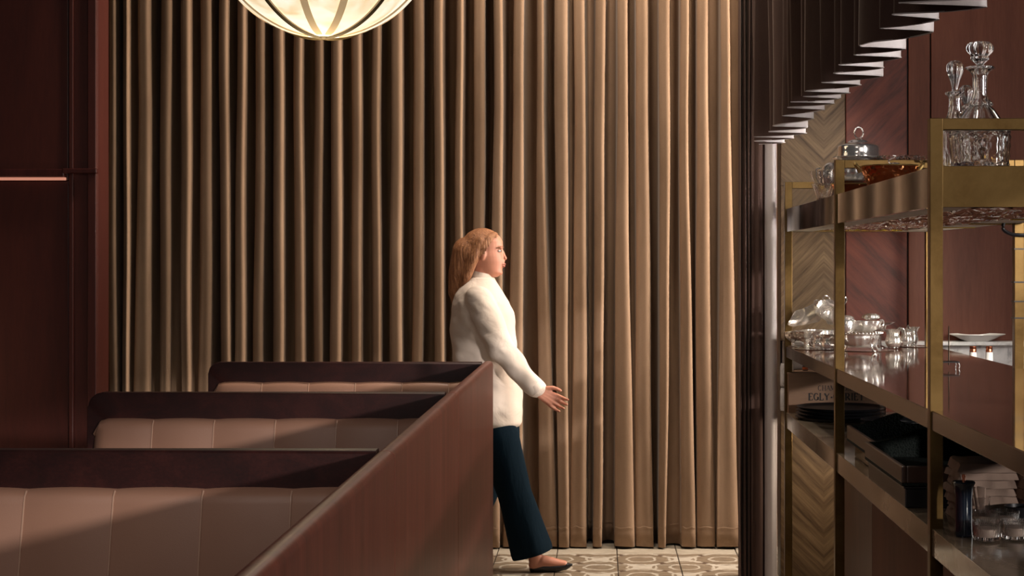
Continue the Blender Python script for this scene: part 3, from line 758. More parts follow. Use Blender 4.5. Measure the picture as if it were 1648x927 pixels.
# ------------------------------------------------------------------ silver on the counter
CT = 1.1203
SG = 'silver tableware on the counter'
def lobed(n, a_): return lambda a, r, z: 1+a_*math.cos(n*a)
def footed(px, sc, wpx, hpx, z, label, n=10, foot=.35, m_='silver', name='silver_bowl', amp=.05):
    r = wpx/2/sc; h = hpx/sc
    e = empty(name, at(px, F/sc, z), label, 'bowl', SG)
    pr = [(r*.45, 0), (r*.47, .003), (r*.2, h*.10), (r*.16, h*.28), (r*.35, h*.38), (r*.75, h*.62), (r*.86, h*.85), (r*1.0, h*.97)]
    pr = [(p.x, p.y) for p in curve(pr, 4)]
    lathe('bowl', [(0, 0)]+pr+[(r*.98, h)]+[(max(a-.004, .001), b+.002) for a, b in reversed(pr[14:])]+[(0, pr[14][1]+.002)], m_, e, 72, lobed(n, amp))
    return e
footed(1298, 356, 50, 27, CT, 'small footed silver bowl at the far left of the counter')
footed(1276, 352, 30, 24, CT, 'silver salt cellar half hidden behind the corner post', 6)
def jug(px, sc, w, h, z, label, face=-1, spike=False, tall=1.):
    """jug with a lip on side `face` and a scroll handle opposite"""
    r = w/2/sc; H_ = h/sc; e = empty('silver_jug', at(px, F/sc, z), label, 'jug', SG)
    pr = [(r*.55, .008), (r*.75, H_*.12), (r*1.0, H_*.32), (r*.95, H_*.52), (r*.72, H_*.70), (r*.74, H_*.85), (r*.92, H_*.98)]
    pr = [(p.x, p.y) for p in curve(pr, 4)]
    def md(a, rr, zz_): return 1+.035*math.cos(8*a)+(.45*max(0, math.cos(a-(PI if face < 0 else 0)))**6*max(0, (zz_/H_-.55)/.45))
    lathe('body', [(0, .008)]+pr+[(max(a-.003, .002), b) for a, b in reversed(pr)]+[(0, .012)], 'silver', e, 72, md)
    s_ = -face
    bm = bmesh.new(); add_tube(bm, [p for p in curve([(s_*r*.85, 0, H_*.30), (s_*r*1.25, 0, H_*.36), (s_*r*1.45, 0, H_*.62), (s_*r*1.30, 0, H_*.95), (s_*r*.95, 0, H_*1.05), (s_*r*.8, 0, H_*.92)], 5)], .0032, 8); bmo('handle', bm, 'silver_plain', e, True)
    for q in range(3):
        a = 2*PI*q/3+.5; bm = bmesh.new(); bmesh.ops.create_icosphere(bm, subdivisions=2, radius=.006, matrix=Matrix.Translation((math.cos(a)*r*.55, math.sin(a)*r*.55, .006))); bmo('foot', bm, 'silver_plain', e, True)
    return e
jug(1438, 362, 26, 32, CT, 'dark reflecting silver cream jug right of the large footed dish', -1)
jug(1459, 352, 22, 29, CT, 'silver milk jug with upright handle behind the cream jug', 1)
jug(1470, 346, 16, 30, CT, 'small silver jug farthest right with curled lip', 1)
jug(1318, 366, 20, 24, CT, 'squat silver cup beside the small footed bowl', 1)
jug(1334, 368, 22, 26, CT, 'bright silver sugar cup left of the second brass post', -1)
jug(1347, 352, 18, 28, CT, 'silver pot half hidden behind the second brass post', -1)
# leaf-shaped dishes tipped against each other
def leaf(px, py, sc, L, Wd, rot, label, n=26, tilt=.5):
    e = empty('leaf_dish', at(px, F/sc, EYE-(py-424)/sc), label, 'dish', 'leaf-shaped silver dishes piled on the counter')
    bm = bmesh.new(); gg = []
    for i in range(n+1):
        t = i/n; x = (t-.5)*L; hw = Wd*.5*math.sin(PI*min(1, t*1.02+.0))**.75*(1-.15*t)+.0015
        r = []
        for j in range(9):
            v = j/4-1
            r.append(bm.verts.new((x, v*hw, .35*hw*v*v+.004*math.sin(t*16+abs(v)*3)*abs(v)+.25*L*(t-.5)**2)))
        gg.append(r)
    for A, B in zip(gg, gg[1:]):
        for a, b, c, d in zip(A, A[1:], B[1:], B): bm.faces.new((a, b, c, d))
    ex = bmesh.ops.solidify(bm, geom=bm.faces[:], thickness=.0022)
    o = bmo('blade', bm, 'silver', e, True)
    bm = bmesh.new(); add_tube(bm, [p for p in curve([(L*.42, 0, .02), (L*.52, 0, .03), (L*.6, 0, .05), (L*.55, 0, .075), (L*.45, 0, .07), (L*.44, 0, .055)], 4)], .0032, 7); o2 = bmo('stem_handle', bm, 'silver_plain', e, True)
    e.rotation_euler = (tilt, rot, px % 7*.14-.4); return e
leaf(1296, 513, 353, .165, .115, -.42, 'pointed silver leaf dish sticking out at the left of the pile', tilt=.75)
leaf(1316, 506, 359, .16, .12, -.55, 'upright silver leaf dish with curled stem in the middle of the pile', tilt=.9)
leaf(1334, 501, 364, .13, .115, -.2, 'topmost silver leaf dish with a notched rim near the second post', tilt=.85)
leaf(1333, 516, 371, .10, .09, .6, 'crumpled silver leaf dish turned towards the second post', tilt=.6)
e = empty('silver_bowl', at(1316, F/352, CT), 'wide silver bowl supporting the leaf dishes from behind', 'bowl', SG)
lathe('bowl', shell(bowl_prof(.075, .075, .4), .002), 'silver', e, 64, lobed(12, .04))
# large footed dish behind the second post
sc = 372; e = empty('footed_centrepiece', at(1383, F/sc, CT), 'large silver centrepiece bowl on tall scrolled legs', 'bowl', SG)
r = 33/sc; z1 = (557-529)/sc
lathe('bowl', shell([(p.x, p.y) for p in curve([(r*.45, .018), (r*.75, .030), (r*.93, .055), (r*.96, z1-.003), (r*1.08, z1+.002), (r*1.12, z1+.004)], 4)], .003), 'silver', e, 80, lobed(16, .018))
for q in range(4):
    a = PI/4*.6+PI/2*q; ca, sa = math.cos(a), math.sin(a)
    bm = bmesh.new(); add_tube(bm, [Vector((ca*u_, sa*u_, w_)) for u_, w_ in [(p.x, p.y) for p in curve([(r*1.06, z1), (r*1.14, z1-.012), (r*1.0, z1*.55), (r*1.02, z1*.25), (r*1.15, .006), (r*1.28, .006)], 5)]], .0045, 7); bmo('leg', bm, 'silver_plain', e, True)
bm = bmesh.new()
for q in range(40):
    a = 2*PI*q/40; bmesh.ops.create_icosphere(bm, subdivisions=1, radius=.0042, matrix=Matrix.Translation((math.cos(a)*r*1.12, math.sin(a)*r*1.12, z1+.006)))
bmo('beading', bm, 'silver_plain', e, True)['kind'] = 'stuff'
zc = CT+z1+.008
e = empty('silver_sauceboat', at(1390, F/372, zc), 'fluted silver sauceboat resting in the centrepiece bowl', 'jug', SG)
lathe('body', shell([(p.x, p.y) for p in curve([(.03, 0), (.05, .008), (.066, .03), (.074, .048)], 4)], .003), 'silver', e, 80, lambda a, r_, z_: (1+.05*math.cos(11*a))*(1+.25*max(0, math.cos(a-2.9))**4), 1.05, .8)
bm = bmesh.new(); add_tube(bm, [p for p in curve([(.06, 0, .02), (.085, 0, .03), (.085, 0, .05), (.07, 0, .052)], 4)], .003, 7); bmo('handle', bm, 'silver_plain', e, True)
e = empty('silver_beaker', at(1363, F/375, zc), 'silver beaker with an amber reflection next to the second post', 'cup', SG)
lathe('cup', shell([(.020, 0), (.030, .012), (.034, .035), (.030, .050)], .002), 'silver', e, 48)
e = empty('silver_cloche', at(1361, F/374, zc+.0505), 'reeded silver lid sitting on the beaker', 'lid', SG)
lathe('lid', [(0, 0), (.036, 0), (.038, .004), (.034, .014), (.022, .022), (.006, .024), (0, .024)], 'silver', e, 80, lobed(26, .02))
e = empty('silver_shell', at(1402, F/370, zc+.052), 'shell-shaped silver dish topping the sauceboat', 'dish', SG)
lathe('shell', [(0, 0), (.02, 0), (.035, .008), (.032, .018), (.018, .026), (0, .028)], 'silver', e, 60, lambda a, r_, z_: 1+.13*math.cos(7*a)+.1*math.sin(3*a))
e = empty('silver_saucer', at(1418, F/358, EYE-(523-424)/358), 'thin silver saucer jutting right above the centrepiece', 'plate', SG)
lathe('saucer', shell([(.035, 0), (.045, .004), (.066, .014)], .002), 'silver_plain', e, 48)
e = empty('silver_goblet', at(1416, F/358, CT), 'slender silver goblet holding up the thin saucer', 'cup', SG)
lathe('goblet', [(0, 0), (.028, 0), (.028, .003), (.008, .012), (.006, .05), (.012, .07), (.026, .085), (.030, .1025), (.028, .1025), (0, .08)], 'silver_plain', e, 40)
for px, sc_, w_, lb in ((1392, 368, 92, 'oval silver salver lying under the centrepiece'), (1478, 352, 62, 'silver salver edge behind the milk jug'), (1312, 363, 66, 'dark-edged round silver salver below the far left pile')):
    e = empty('silver_salver', at(px, F/sc_, CT-.0), lb, 'tray', 'silver salvers on the counter')
    lathe('salver', [(0, 0), (w_/2/sc_, 0), (w_/2/sc_+.004, .0025), (w_/2/sc_-.004, .0015), (0, .001)], 'silver_plain', e, 64)
# two small spikes stand: bill spike on low stand
e = empty('bill_spike', at(1527, F/445, CT), 'thin dark metal bill spike on a small flat stand', 'holder')
k = 1/445
lathe('spike', [(0, .012), (.0026, .012), (.0022, .15), (0, .156)], 'bronze', e, 8)
box('stand', -.034, .034, -.03, .03, .022, .026, 'black', e, .001)
for sx_, sy_ in ((-1, -1), (1, -1), (-1, 1), (1, 1)):
    bm = bmesh.new(); add_tube(bm, [(sx_*.030, sy_*.026, .023), (sx_*.033, sy_*.028, .012), (sx_*.030, sy_*.028, .0015)], .0022, 6); bmo('leg', bm, 'silver_plain', e, True)
# plate and capped bottles behind the counter
e = empty('white_plate', (XR(1566)*1.0, WR-.085, ZM1), 'white scalloped porcelain plate on the marble ledge', 'plate')
r = 45/342
pr = [(r*.38, 0), (r*.42, .002), (r*.62, .012), (r*.80, .024), (r, .032)]
lathe('plate', [(0, 0)]+pr+[(r*.99, .036), (r*.8, .029), (r*.6, .017), (0, .012)], 'porcelain', e, 96, lambda a, r_, z_: 1+(.012*math.cos(9*a) if r_ > .1 else 0), 1, .62)
bb = box('back_counter', 1.60, 3.2, 3.0, WR-.13, 0, .86, 'mahog_bar', None, .003); tag(bb, 'reddish back counter behind the bar shelving', 'cabinet')
for px, lb in ((1566, 'white mill with copper foil cap, the left one of two behind the counter'), (1592, 'white mill with copper foil cap, the right one of two behind the counter')):
    Yb = F/372
    p = at(px, Yb, .86); e = empty('salt_mill', p, lb, 'mill', 'pair of capped white mills')
    zt = EYE-(557-424)/372-.86; rr = 5.4/372
    lathe('body', [(0, 0), (rr*1.35, 0), (rr*1.3, zt*.5), (rr*1.02, zt-.026), (0, zt-.026)], 'porcelain', e, 32)
    lathe('cap', [(0, zt-.026), (rr, zt-.026), (rr*1.02, zt-.014), (rr*.92, zt-.012), (rr*1.02, zt-.010), (rr, zt), (0, zt)], 'copper_foil', e, 32)
e = empty('silver_ewer', at(1640, F/430, CT), 'silver ewer at the right edge in front of the rear brass post', 'jug', SG)
lathe('body', [(0, 0), (.02, 0), (.012, .01), (.02, .04), (.022, .06), (.010, .09), (.008, .12), (.012, .13), (0, .13)], 'silver', e, 32)

# ------------------------------------------------------------------ champagne case on the lower shelf
LS = .8155
sc = 352; Yc = F/sc
xa, xb = (1269-965)/sc, (1423-965)/sc; zt = EYE-(603-424)/sc
cs = empty('wine_case', ((xa+xb)/2, Yc, LS), 'wooden champagne case with black lettering on the stone shelf', 'box')
hw = (xb-xa)/2; hh = zt-LS
box('front', -hw, hw, 0, .012, 0, hh, 'box_wood', cs, .001)
box('side', -hw, -hw+.012, .012, .28, 0, hh, 'box_wood', cs, .001); box('side', hw-.012, hw, .012, .28, 0, hh, 'box_wood', cs, .001)
box('lid', -hw-.002, hw+.002, -.002, .284, hh, hh+.008, 'box_wood', cs, .001); box('back', -hw+.012, hw-.012, .268, .28, 0, hh, 'box_wood', cs, .001)
GL = {  # strokes (x0,y0,x1,y1,weight) on a unit cell, serifs (x,y)
 'C': [('arc', .5, .5, .42, .5, 40, 320)], 'G': [('arc', .5, .5, .42, .5, 40, 330), (.88, .45, .88, .05, 1), (.62, .45, 1, .45, .4)],
 'O': [('arc', .5, .5, .44, .5, 0, 360)], 'H': [(.15, 0, .15, 1, 1), (.85, 0, .85, 1, 1), (.15, .5, .85, .5, .4)],
 'A': [(.05, 0, .5, 1, .5), (.95, 0, .5, 1, 1), (.22, .35, .78, .35, .4)], 'M': [(.1, 0, .1, 1, .5), (.1, 1, .5, .1, 1), (.5, .1, .9, 1, .4), (.9, 0, .9, 1, 1)],
 'P': [(.15, 0, .15, 1, 1), ('arc', .3, .74, .5, .26, -90, 90)], 'N': [(.12, 0, .12, 1, .5), (.12, 1, .88, 0, 1), (.88, 0, .88, 1, .5)],
 'E': [(.15, 0, .15, 1, 1), (.15, 1, .85, 1, .5), (.15, .52, .7, .52, .4), (.15, 0, .88, 0, .5), (.85, 1, .85, .8, .5), (.88, 0, .88, .22, .5)],
 'L': [(.2, 0, .2, 1, 1), (.2, 0, .9, 0, .5), (.9, 0, .9, .25, .5)], 'Y': [(.05, 1, .5, .48, 1), (.95, 1, .5, .48, .5), (.5, 0, .5, .5, 1)],
 '-': [(.2, .4, .8, .4, 1)], 'U': [(.12, .3, .12, 1, 1), (.88, .3, .88, 1, .5), ('arc', .5, .32, .38, .32, 180, 360)],
 'R': [(.15, 0, .15, 1, 1), ('arc', .35, .74, .42, .26, -90, 90), (.4, .48, .95, 0, 1)], 'I': [(.5, 0, .5, 1, 1)], 'T': [(.5, 0, .5, 1, 1), (.05, 1, .95, 1, .5), (.05, 1, .05, .8, .5), (.95, 1, .95, .8, .5)]}
WID = {'I': .45, 'M': 1.15, '-': .55, 'L': .8, 'E': .8, 'P': .8}
def text(bm, s_, cx_, z0, h, track=.22, wt=.13):
    ws = [WID.get(c, .95)*h*.78 for c in s_]; tot = sum(ws)+track*h*(len(s_)-1); x = cx_-tot/2
    def seg(x0, y0, x1, y1, t):
        d = Vector((x1-x0, 0, y1-y0)); L = d.length or 1e-6; nrm = Vector((-d.z, 0, d.x))/L*t/2
        a, b = Vector((x0, -.0012, y0)), Vector((x1, -.0012, y1))
        q = [a+nrm, b+nrm, b-nrm, a-nrm]; q2 = [v+Vector((0, .001, 0)) for v in q]
        V = [bm.verts.new(v) for v in q]; bm.faces.new(V)
    for c, w_ in zip(s_, ws):
        for st_ in GL[c]:
            if st_[0] == 'arc':
                _, ax, ay, rx, ry, a0, a1 = st_; n_ = 12; pr_ = None
                for k_ in range(n_+1):
                    an = math.radians(a0+(a1-a0)*k_/n_); p = (x+(ax+rx*math.cos(an))*w_, z0+(ay+ry*math.sin(an))*h)
                    if pr_: seg(pr_[0], pr_[1], p[0], p[1], wt*h*(.5+.7*abs(math.cos(an))))
                    pr_ = p
            else:
                x0, y0, x1, y1, tk = st_; seg(x+x0*w_, z0+y0*h, x+x1*w_, z0+y1*h, wt*h*1.2*tk)
                if abs(x0-x1) < .01 and abs(y1-y0) > .6:
                    for yy in (y0, y1): seg(x+x0*w_-.13*h, z0+yy*h, x+x0*w_+.13*h, z0+yy*h, wt*h*.5)
        x += w_+track*h
bm = bmesh.new(); text(bm, 'CHAMPAGNE', 0, EYE-(628.5-424)/sc-LS, 8.0/sc, .10, .12); bmo('lettering', bm, 'ink', cs)
bm = bmesh.new(); text(bm, 'EGLY-OURIET', 0, EYE-(644-424)/sc-LS, 11/sc, .10, .19); bmo('lettering', bm, 'ink', cs)
# little bottle on the marble behind the case
e = empty('small_bottle', at(1294, F/343, zt+.008), 'tiny dark bottle with an orange label standing on the wine case', 'bottle')
e.location.y = Yc+.15
lathe('bottle', [(0, 0), (.012, 0), (.013, .004), (.013, .022), (.005, .030), (.004, .040), (.006, .042), (0, .042)], 'navy', e, 24)
lathe('label', [(.0133, .006), (.0133, .018)], mat('orange_label', (.5, .12, .03), .6), e, 24)
# glass jars stacked beyond the corner post
for i, (py, lb) in enumerate(((598, 'pale glass jar above the lower one beyond the corner post'), (640, 'pale glass jar at shelf level beyond the corner post'))):
    e = empty('glass_jar', (.872, 7.52, EYE-(py+0-424)/345-.05 if i == 0 else LS), lb, 'jar', 'pale jars beyond the corner post')
    if i == 0: e.location.z = LS+.112
    lathe('jar', shell([(.030, 0), (.032, .01), (.032, .09), (.028, .108)], .003), 'marble', e, 32)

# round black trays
for i in range(4):
    sc = 366; e = empty('round_tray', at(1352+(.8*i), F/sc, LS+.0145*i), ['lowest', 'second', 'third', 'topmost'][i]+' of the four black round trays stacked before the wine case', 'tray', 'black round trays')
    lathe('tray', shell([(.175, 0), (.182, .003), (.197, .0135)], .003), 'black', e, 64)
for i in range(3):
    sc = 388; e = empty('oval_tray', at(1432, F/sc, LS+.013*i), ['lowest', 'middle', 'topmost'][i]+' of the black oval dishes stacked behind the serving trays', 'tray', 'black oval dishes')
    lathe('tray', shell([(.08, 0), (.09, .003), (.105, .0125)], .003), 'black', e, 48, None, 1.15, 1)
e = empty('patterned_bowl', at(1482, F/428, LS), 'shallow pinkish bowl with ring pattern behind the serving tray', 'bowl')
lathe('bowl', shell([(.045, 0), (.062, .02), (.068, .05)], .004), 'patterned', e, 48)
e = empty('folded_card', at(1392, F/385, LS), 'folded beige card lying between the trays', 'card')
box('card', -.05, .05, -.03, .03, 0, .006, 'napkin', e, .001)
e = empty('sign_holder', at(1421, F/432, LS), 'upright clear acrylic sign holder between black trays', 'sign holder')
box('sheet', -.0015, .0015, -.05, .05, .004, .16, 'acrylic', e, .0005); box('foot', -.02, .02, -.05, .05, 0, .004, 'acrylic', e, .0005)

def butler_tray(x0, x1, y0, y1, z, label, hgt=.056, handle=True):
    e = empty('serving_tray', ((x0+x1)/2, (y0+y1)/2, z), label, 'tray', 'black leather serving trays')
    cx_, cy_ = (x0+x1)/2, (y0+y1)/2; a, b = (x1-x0)/2, (y1-y0)/2
    box('base', -a, a, -b, b, 0, .008, 'black_grain', e, .002)
    box('side', -a, -a+.014, -b, b, .008, hgt, 'brown_leather', e, .004); box('side', a-.014, a, -b, b, .008, hgt, 'brown_leather', e, .004)
    box('front', -a+.014, a-.014, -b, -b+.014, .008, hgt, 'brown_leather', e, .004)
    # raised end with a hand hole
    for yy in (b-.012,):
        bm = bmesh.new(); N = 40; top = []; bot = []
        def prof(x): q = abs(x)/(a*.9); return hgt+.045*s3(max(0, min(1, 1.25-q*1.25)))
        hole_a, hole_b, hz = .05, .014, hgt+.018
        V = {}
        xs = [(-a+.014)+(2*a-.028)*i/N for i in range(N+1)]
        for side in (0, 1):
            y = yy+side*.010
            for i in range(N):
                xa_, xb_ = xs[i], xs[i+1]
                def lim(x):
                    if abs(x) >= hole_a: return None
                    d = hole_b*math.sqrt(1-(x/hole_a)**2); return hz-d, hz+d
                la_, lb_ = lim(xa_), lim(xb_)
                if la_ is None and lb_ is None:
                    bm.faces.new([bm.verts.new(v) for v in ((xa_, y, .008), (xb_, y, .008), (xb_, y, prof(xb_)), (xa_, y, prof(xa_)))])
                else:
                    la_ = la_ or (hz, hz); lb_ = lb_ or (hz, hz)
                    bm.faces.new([bm.verts.new(v) for v in ((xa_, y, .008), (xb_, y, .008), (xb_, y, lb_[0]), (xa_, y, la_[0]))])
                    bm.faces.new([bm.verts.new(v) for v in ((xa_, y, la_[1]), (xb_, y, lb_[1]), (xb_, y, prof(xb_)), (xa_, y, prof(xa_)))])
        for i in range(N):
            bm.faces.new([bm.verts.new(v) for v in ((xs[i], yy, prof(xs[i])), (xs[i+1], yy, prof(xs[i+1])), (xs[i+1], yy+.010, prof(xs[i+1])), (xs[i], yy+.010, prof(xs[i])))])
        bmo('handle_end', bm, 'black_grain', e)
    return e
e = empty('tray_box', (1.12, 4.83, LS), 'flat black storage box under the nearest serving tray', 'box')
box('box', -.265, .265, -.31, .31, 0, .054, 'black', e, .003); box('lid', -.27, .27, -.315, .315, .0545, .060, 'black', e, .002)
butler_tray(.845, 1.36, 4.52, 5.15, LS+.061, 'nearest black serving tray with brown leather sides and hand hole')
e = empty('tray_box', (1.16, 5.46, LS), 'flat black storage box under the farther serving tray', 'box')
box('box', -.255, .255, -.27, .27, 0, .054, 'onyx', e, .003)
butler_tray(.878, 1.36, 5.19, 5.74, LS+.055, 'farther dark serving tray with shiny edges behind the nearest one')
e = empty('dark_filler', (1.437, 4.95, LS), 'black boxes added for the dark at the back of the stone shelf', 'filler')  # boxes added to stand in for the dark at the shelf back
box('filler', -.035, .09, -.42, .42, 0, .12, 'black_grain', e, .004); box('filler', -.03, .085, -.41, .41, .121, .235, 'black_grain', e, .004)

# napkins, mill, votives on the near part of the stone shelf
def napkin(cx_, cy_, z, a, b, h, label, seed, fold=.0):
    e = empty('folded_napkin', (cx_, cy_, z), label, 'napkin', 'folded beige linen napkins')
    bm = bmesh.new(); nu, nv = 26, 16; top = []
    for i in range(nv+1):
        v = i/nv*2-1; r = []
        for j in range(nu+1):
            u_ = j/nu*2-1
            ed = max(0, abs(v)-.72)/.28; ed2 = max(0, abs(u_)-.86)/.14
            hz = h*math.sqrt(max(0, 1-ed**2))*math.sqrt(max(0, 1-ed2**2))
            nx_ = .010*noise.noise(Vector((u_*2+seed, v*2, seed)))
            r.append(bm.verts.new((u_*a+nx_, v*b+nx_, hz*(1+.18*noise.noise(Vector((u_*1.6, v*1.3, seed*3)))))))
        top.append(r)
    for A, B in zip(top, top[1:]):
        for p, q, r_, s_ in zip(A, A[1:], B[1:], B): bm.faces.new((p, q, r_, s_))
    bot = [[bm.verts.new((v.co.x, v.co.y, 0)) for v in r] for r in top]
    for A, B in zip(bot, bot[1:]):
        for p, q, r_, s_ in zip(A, A[1:], B[1:], B): bm.faces.new((p, q, r_, s_))
    bmesh.ops.remove_doubles(bm, verts=bm.verts, dist=.0004)
    bmo('cloth', bm, 'napkin', e, True)
    e.rotation_euler = (0, 0, random.uniform(-.06, .06))
Yn = 4.365; zc = LS; words = ['lowest', 'second from the bottom', 'third from the bottom', 'fourth from the bottom', 'fifth from the bottom', 'second from the top', 'topmost']
hs_ = [.024, .020, .024, .020, .022, .020, .026]
for i in range(7):
    napkin(1.030+random.uniform(-.006, .006), Yn, zc, .082, .085, hs_[i], words[i]+' napkin of the left folded linen stack by the post', i)
    zc += hs_[i]*1.0
zc = LS
for i in range(6):
    h_ = .027; napkin(1.245+random.uniform(-.006, .006), Yn+.03, zc, .118, .09, h_, ['lowest', 'second from the bottom', 'third from the bottom', 'third from the top', 'second from the top', 'topmost'][i]+' napkin of the wide right linen stack', 20+i)
    zc += h_*1.0
Ym = 4.06; sm = F/Ym
e = empty('pepper_mill', at(1551, Ym, LS), 'dark navy lacquered pepper mill in front of the napkins', 'mill')
k = 1/sm
pr = [(0, 0), (14.5*k, 0), (15*k, .003), (14*k, 30*k), (14*k, 60*k), (15*k, 70*k), (16*k, 80*k), (19*k, 86*k), (17.5*k, 88*k), (8*k, 88.5*k), (0, 89*k)]
lathe('body', pr, 'navy', e, 12, None)
lathe('knob', [(0, 88*k), (3*k, 89*k), (2*k, 92*k), (3.2*k, 96*k), (2.2*k, 99*k), (0, 100*k)], 'copper_foil', e, 16)
def votive(px, py_base, label, candle=True):
    # base height fixed at the shelf: distance follows from the picture row
    Y = F*(EYE-LS)/(py_base-424); p = at(px, Y, LS)
    e = empty('votive_glass', p, label, 'candle holder', 'ribbed votive glasses')
    rib = lambda a, r, z: 1+(.018*math.cos(44*a) if r > .03 else 0)
    pr = [(.031, 0), (.034, .004), (.0345, .03), (.035, .046)]
    lathe('glass', [(0, 0)]+pr+[(.033, .0465), (.032, .03), (.030, .010), (0, .008)], 'glass_thin', e, 176, rib)
    if candle: lathe('candle', [(0, .009), (.0285, .009), (.029, .026), (.027, .028), (0, .027)], 'wax', e, 32)
votive(1588, 868, 'front ribbed votive glass right of the pepper mill')
votive(1582, 852, 'ribbed votive glass directly behind the front one')
votive(1634, 866, 'ribbed votive glass at the right edge of the picture')
votive(1618, 850, 'ribbed votive glass behind the two front ones')
e = empty('napkin_tumbler', at(1578, 4.22, LS), 'clear tumbler stuffed with folded linen between mill and votives', 'glass')
e.location.y = 4.228; e.location.x = (1577-965)*4.228/F
lathe('tumbler', [(0, 0), (.022, 0), (.027, .075), (.0255, .075), (.021, .005), (0, .004)], 'glass_thin', e, 40)
for q in range(3):
    bm = bmesh.new(); add_box(bm, -.003, .003, -.012, .012, .005, .10, .002)
    o = bmo('cloth_strip', bm, 'napkin', e, True); o.rotation_euler = (.05*q, -.14+.13*q, .9*q)
e = empty('black_dish', at(1622, 4.0, LS+.052), 'glossy black oval dish behind the votive glasses', 'dish')
e.location.z = LS
lathe('dish', shell([(.028, 0), (.032, .02), (.040, .050)], .003), 'black', e, 48)
e.location.y = 4.232; e.location.x = (1641-965)*4.232/F

# ------------------------------------------------------------------ the woman walking past
PY = 7.95; PS = F/PY
def W(px, py, dy=0.): return Vector(((px-965)/PS, PY+dy, EYE-(py-424)/PS))
def capsule(bm, p, q, r0, r1, seg=16, sy=1.0):
    p, q = Vector(p), Vector(q); d = q-p; L = d.length
    qt = d.to_track_quat('Z', 'Y').to_matrix().to_4x4(); m_ = Matrix.Translation(p) @ qt
    pr = []
    for k in range(5): a = PI/2*k/4; pr.append((r0*math.sin(a), -r0*math.cos(a)))
    for k in range(5): a = PI/2*k/4; pr.append((r1*math.cos(a), L+r1*math.sin(a)))
    pr[0] = (0, -r0); pr[-1] = (0, L+r1)
    add_lathe(bm, pr, seg, None, 1, sy, mtx=m_)
def chain(bm, pts, rs, seg=16):
    for a, b, r, q in zip(pts, pts[1:], rs, rs[1:]): capsule(bm, a, b, r, q, seg)
def rings(bm, data, seg=36, cy=0., pw=1.0):
    """data: (z, x_back, x_front, half_width_y, y_centre)"""
    R_ = []
    for z, xb_, xf, hw_, yc in data:
        cx_, a = (xb_+xf)/2, (xf-xb_)/2; r = []
        for k in range(seg):
            t = 2*PI*k/seg; c_, s_ = math.cos(t), math.sin(t)
            r.append(bm.verts.new((cx_+a*abs(c_)**pw*(1 if c_ > 0 else -1), yc+hw_*abs(s_)**pw*(1 if s_ > 0 else -1), z)))
        R_.append(r)
    for A, B in zip(R_, R_[1:]):
        for k in range(seg): bm.faces.new((A[k], A[(k+1) % seg], B[(k+1) % seg], B[k]))
    bm.faces.new(R_[0][::-1]); bm.faces.new(R_[-1])
def ell(bm, c, rx, ry, rz, rot=None, seg=20):
    m_ = Matrix.Translation(c) @ (rot or Matrix()) @ Matrix.Diagonal((rx, ry, rz, 1))
    bmesh.ops.create_uvsphere(bm, u_segments=seg, v_segments=seg//2+2, radius=1, matrix=m_)
def voxel(name, bm, mat_, parent, vox, smooth_it=6, disp=None):
    me = bpy.data.meshes.new(name); bmesh.ops.recalc_face_normals(bm, faces=bm.faces); bm.to_mesh(me); bm.free()
    o = bpy.data.objects.new(name, me); COL.objects.link(o)
    r = o.modifiers.new('r', 'REMESH'); r.mode = 'VOXEL'; r.voxel_size = vox
    s_ = o.modifiers.new('s', 'SMOOTH'); s_.iterations = smooth_it; s_.factor = .5
    dg = bpy.context.evaluated_depsgraph_get(); dg.update()
    nm = bpy.data.meshes.new_from_object(o.evaluated_get(dg)); bpy.data.objects.remove(o)
    if disp:
        for v in nm.vertices: v.co = v.co+disp(v.co)
    ob = link(name, nm, parent, mat_, 'all'); return ob
NS, FS = -.17, .17            # near and far shoulder offsets in Y
wo = empty('person', (W(785, 0).x, PY, 0), 'woman in a loose cream blouse and navy trousers walking right past the curtain', 'person')
off = Vector((wo.location.x, wo.location.y, 0))
def wrel(o): o.location = -off; return o
bm = bmesh.new()
hx = lambda px: (px-965)/PS; hz = lambda py: EYE-(py-424)/PS
# head: profile rings bottom to top  (z, back, front, half width)
head = [(hz(446), hx(772), hx(800), .030), (hz(443), hx(768), hx(805), .040), (hz(438), hx(762), hx(808.5), .050), (hz(433), hx(757), hx(808), .056), (hz(427), hx(753), hx(809), .060), (hz(420), hx(750), hx(810), .065),
        (hz(412), hx(748), hx(809.5), .069), (hz(404), hx(746), hx(808), .071), (hz(397), hx(745), hx(809.5), .072), (hz(388), hx(746), hx(809), .071), (hz(380), hx(750), hx(804), .064), (hz(374), hx(757), hx(797), .050), (hz(371), hx(765), hx(788), .032)]
rings(bm, [(a, b, c, d, PY) for a, b, c, d in head], 32)
for sgn in (-1, 1):
    ell(bm, (hx(779), PY+sgn*.071, hz(410)), .014, .008, .026, Matrix.Rotation(.15, 4, 'Y'))             # ears
# nose, lips, chin, brow
capsule(bm, (hx(808), PY, hz(403)), (hx(813.5), PY, hz(416)), .007, .0085, 10)
ell(bm, (hx(809.5), PY, hz(425.0)), .012, .021, .006); ell(bm, (hx(809), PY, hz(428.2)), .011, .018, .0065)
ell(bm, (hx(805), PY, hz(439)), .013, .020, .012)
for sgn in (-1, 1): ell(bm, (hx(806), PY+sgn*.028, hz(398.5)), .012, .022, .006)
ell(bm, (hx(808.6), PY, hz(421)), .012, .020, .012)
